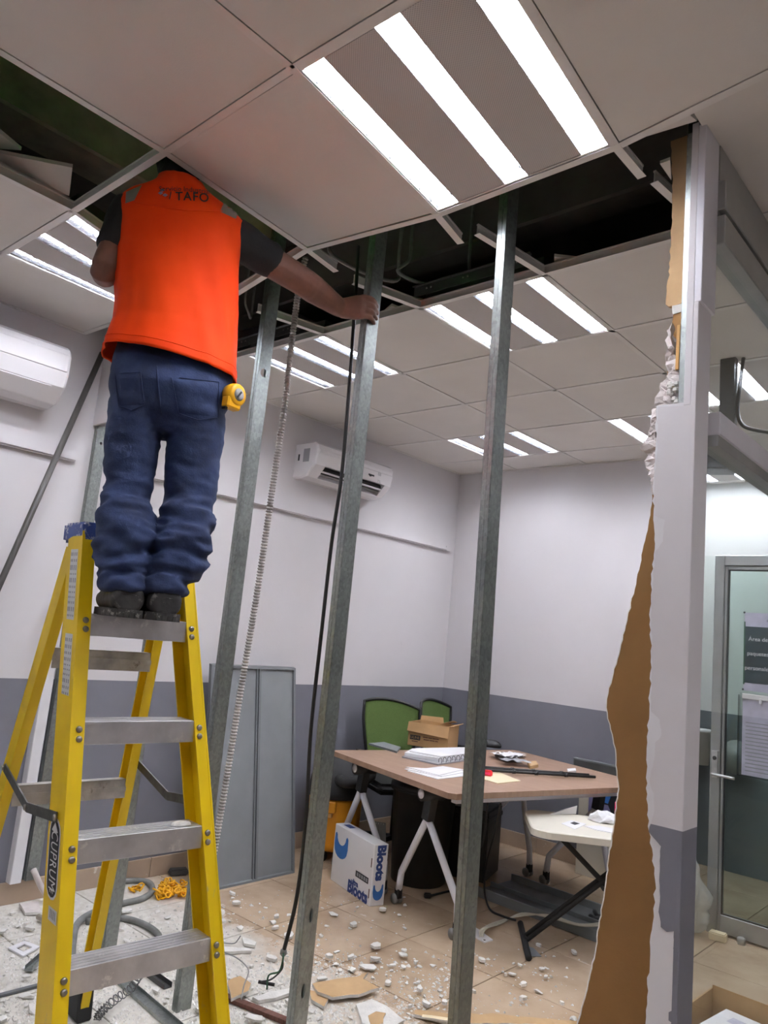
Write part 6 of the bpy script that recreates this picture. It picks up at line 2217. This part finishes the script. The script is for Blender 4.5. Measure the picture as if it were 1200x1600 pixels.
# coil spring of wire
P_ = []
ax = [onz(u, v, .034) for u, v in ((152, 1590), (158, 1582), (168, 1572), (185, 1558), (204, 1545), (214, 1530), (224, 1516))]
AX = smooth_pts(ax, 22)
for i, p in enumerate(AX):
    t_ = i / (len(AX) - 1)
    tg = (AX[min(i + 1, len(AX) - 1)] - AX[max(i - 1, 0)]).normalized()
    sd = tg.cross(UP).normalized(); fq = i * (1.9 if t_ < .35 else .75)
    P_.append(p + (sd * math.cos(fq) + UP * math.sin(fq)) * .015)
mb = MB(); mb.tube(P_, .0022, 5); tag(obj('wire_coil', mb, 'spiral_steel'), 'stretched spiral wire coil lying among the rubble under the ladder', 'wire')
cable('steel_wire', [onz(u, v, z) for u, v, z in ((345, 1473, .01), (365, 1474, .012), (372, 1468, .03), (376, 1462, .05))], .0026, 'caster_grey', 'short bent grey wire with upturned end beside the right ladder rail', 'wire')
cable('steel_wire', [onz(u, v, z) for u, v, z in ((346, 1486, .022), (372, 1498, .04), (388, 1516, .06), (381, 1540, .05), (377, 1562, .031))], .0026, 'caster_grey', 'long bent grey wire arching over the tan drywall paper piece', 'wire')
cable('green_wire', [onz(u, v, z) for u, v, z in ((163, 1403, .06), (168, 1408, .08), (160, 1412, .09), (170, 1412, .07), (174, 1400, .12), (165, 1408, .09), (158, 1400, .1), (170, 1418, .05))], .0024, 'wire_green', 'knot of green wire hanging at the stud behind the ladder', 'wire', 5, 5)
# yellow plastic chain
yc = thing('plastic_chain', 'heap of yellow plastic chain on the floor by the left wall', 'chain', onz(262, 1398, 0))
r6 = random.Random(3)
HOSE = [Vector((p.x, p.y, 0)) for p in smooth_pts([onz(u, v, .014) for u, v in ((222, 1404), (238, 1392), (232, 1379), (208, 1376), (180, 1379))], 8)] + [Vector((p.x, p.y, 0)) for p in smooth_pts([onz(u, v, .014) for u, v in ((122, 1442), (150, 1424), (190, 1412), (222, 1404))], 8)]
tor = []
for k in range(95):
    if k < 80:
        c = onz(262 + r6.gauss(0, 17), 1398 + r6.gauss(0, 4.5), 0); zc_ = .008 + abs(r6.gauss(0, .022))
    else:
        c = onz(205 + (k - 80) * 3.2, 1396 - 6 * math.sin((k - 80) * .5), 0); zc_ = .008
    while min((Vector((c.x, c.y, 0)) - h_).length for h_ in HOSE) < .045:      # lie beside the hose, not in it
        c = c + Vector((.01, .018, 0))
    T = rotT((c.x, c.y, zc_), r6.uniform(0, 6), r6.uniform(-.9, .9), r6.uniform(-.9, .9))
    mb = MB(); mb.tube([T @ Vector((.022 * math.cos(q), .012 * math.sin(q), 0)) for q in [2 * PI * i / 12 for i in range(13)]], .0042, 5, cap=False)
    zm = min(p.z for p in mb.v)
    if zm < 0: mb.v = [p - Vector((0, 0, zm)) for p in mb.v]
    obj('chain_link', mb, 'chain_yellow', yc)
c = onz(278, 1367, 0); mb = MB(); mb.bbox(-.05, .05, -.025, .025, 0, .035, .006, 2, T=rotT((c.x, c.y, 0), 1.2)); mb.bbox(-.055, .055, -.018, .018, .01, .02, .003, 1, T=rotT((c.x, c.y, 0), 1.2))
tag(obj('metal_bracket', mb, 'steel_dark'), 'small dark metal bracket at the skirting behind the yellow chain', 'bracket')

bpy.context.view_layer.update()
LV, LF = [], []
for o in bpy.data.objects:
    if o.type != 'MESH' or o.name.startswith(('tile', 'floor', 'wall', 'ceiling', 'skirting', 'pane')):
        continue
    M_ = o.matrix_world
    W_ = [M_ @ v_.co for v_ in o.data.vertices]
    if not W_ or min(p.z for p in W_) > .12:
        continue
    b_ = len(LV); LV += W_
    LF += [[q + b_ for q in f.vertices] for f in o.data.polygons]
LOW = BVHTree.FromPolygons(LV, LF)


TAKEN = []


def free_spot(p, r):
    """nothing lies, stands or hangs low over the spot"""
    for k in range(33):
        a = k * PI / 8
        rk = 0 if k == 32 else (r if k < 16 else r * .5)
        q = Vector((p.x + rk * math.cos(a), p.y + rk * math.sin(a), -.02))
        h_ = LOW.ray_cast(q, Vector((0, 0, 1)), .14)
        if h_[0] is not None:
            return False
    return True


for k in range(520):
    u, v = rub_point(r5)
    p = onz(u, v, 0)
    if p.x < XL + .06 or (abs(p.y - 1.91) < .06 and min(abs(p.x + q) for q in (3.05, 2.46, 1.83, 1.27)) < .05): continue
    sz = r5.choice((.007, .008, .009, .011, .013, .016, .022)) * (1.0 if u < 560 else .75)
    if not free_spot(p, sz * 1.6) or any((p.x - q[0]) ** 2 + (p.y - q[1]) ** 2 < (sz * 1.4 + q[2]) ** 2 for q in TAKEN): continue
    TAKEN.append((p.x, p.y, sz * 1.4))
    bm = hull(p, sz * r5.uniform(.8, 1.5), sz * r5.uniform(.7, 1.1), sz * r5.uniform(.35, .7), k)
    mb = MB(); mb.addbm(bm, rotT((p.x, p.y, .0), r5.uniform(0, 6)))
    tag(obj('plaster_chunk', mb, 'gypsum'), 'small white plaster chunk lying among the rubble on the floor', 'rubble', 'plaster chunks on the floor')
for k in range(260):
    u, v = rub_point(r5)
    p = onz(u, v, 0)
    if p.x < XL + .1: continue
    w_ = r5.uniform(.018, .05) * (1.0 if u < 600 else .55)
    if not free_spot(p, w_ * 1.15) or any((p.x - q[0]) ** 2 + (p.y - q[1]) ** 2 < (w_ * .7 + q[2] * .75) ** 2 for q in TAKEN): continue
    TAKEN.append((p.x, p.y, w_ * .8))
    pl = chip_plate(r5, w_, .01)
    T = rotT((p.x, p.y, .006 + r5.uniform(0, .012)), r5.uniform(0, 6), r5.uniform(-.12, .12), r5.uniform(-.12, .12))
    mb = MB(); mb.poly([T @ Vector((x, y, 0)) for x, y in pl], (0, 0, 1), r5.choice((.006, .0115)))
    tag(obj('plaster_flake', mb, 'gypsum', fixn=True), 'flat white plaster flake lying among the rubble on the floor', 'rubble', 'plaster flakes on the floor')
# crumbs too small to count
V_, F_ = [], []
for k in range(11000):
    u, v = rub_point(r5)
    if u > 560 and r5.random() < .72: continue
    if u > 330 and v < 1500 and r5.random() < .65: continue
    p = onz(u + r5.gauss(0, 10), v + r5.gauss(0, 6), 0)
    if p.x < XL + .03: continue
    s_ = abs(r5.gauss(0, .0035)) + .0012
    if not free_spot(p, s_ * 1.8): continue
    a = r5.uniform(0, 6)
    o_ = len(V_)
    for i in range(4):
        q = a + i * PI / 2
        V_.append((p.x + s_ * 1.3 * math.cos(q) * r5.uniform(.6, 1.3), p.y + s_ * math.sin(q) * r5.uniform(.6, 1.3), 0.0))
    V_.append((p.x, p.y, s_ * r5.uniform(.5, 1.2)))
    F_ += [(o_, o_ + 1, o_ + 4), (o_ + 1, o_ + 2, o_ + 4), (o_ + 2, o_ + 3, o_ + 4), (o_ + 3, o_, o_ + 4)]
me = mesh_from('plaster_crumbs', V_, F_, ['gypsum'])
o = bpy.data.objects.new('plaster_crumbs', me); COL.objects.link(o)
tag(o, 'scattered white plaster crumbs and dust grains over the tiled floor', 'rubble'); o['kind'] = 'stuff'
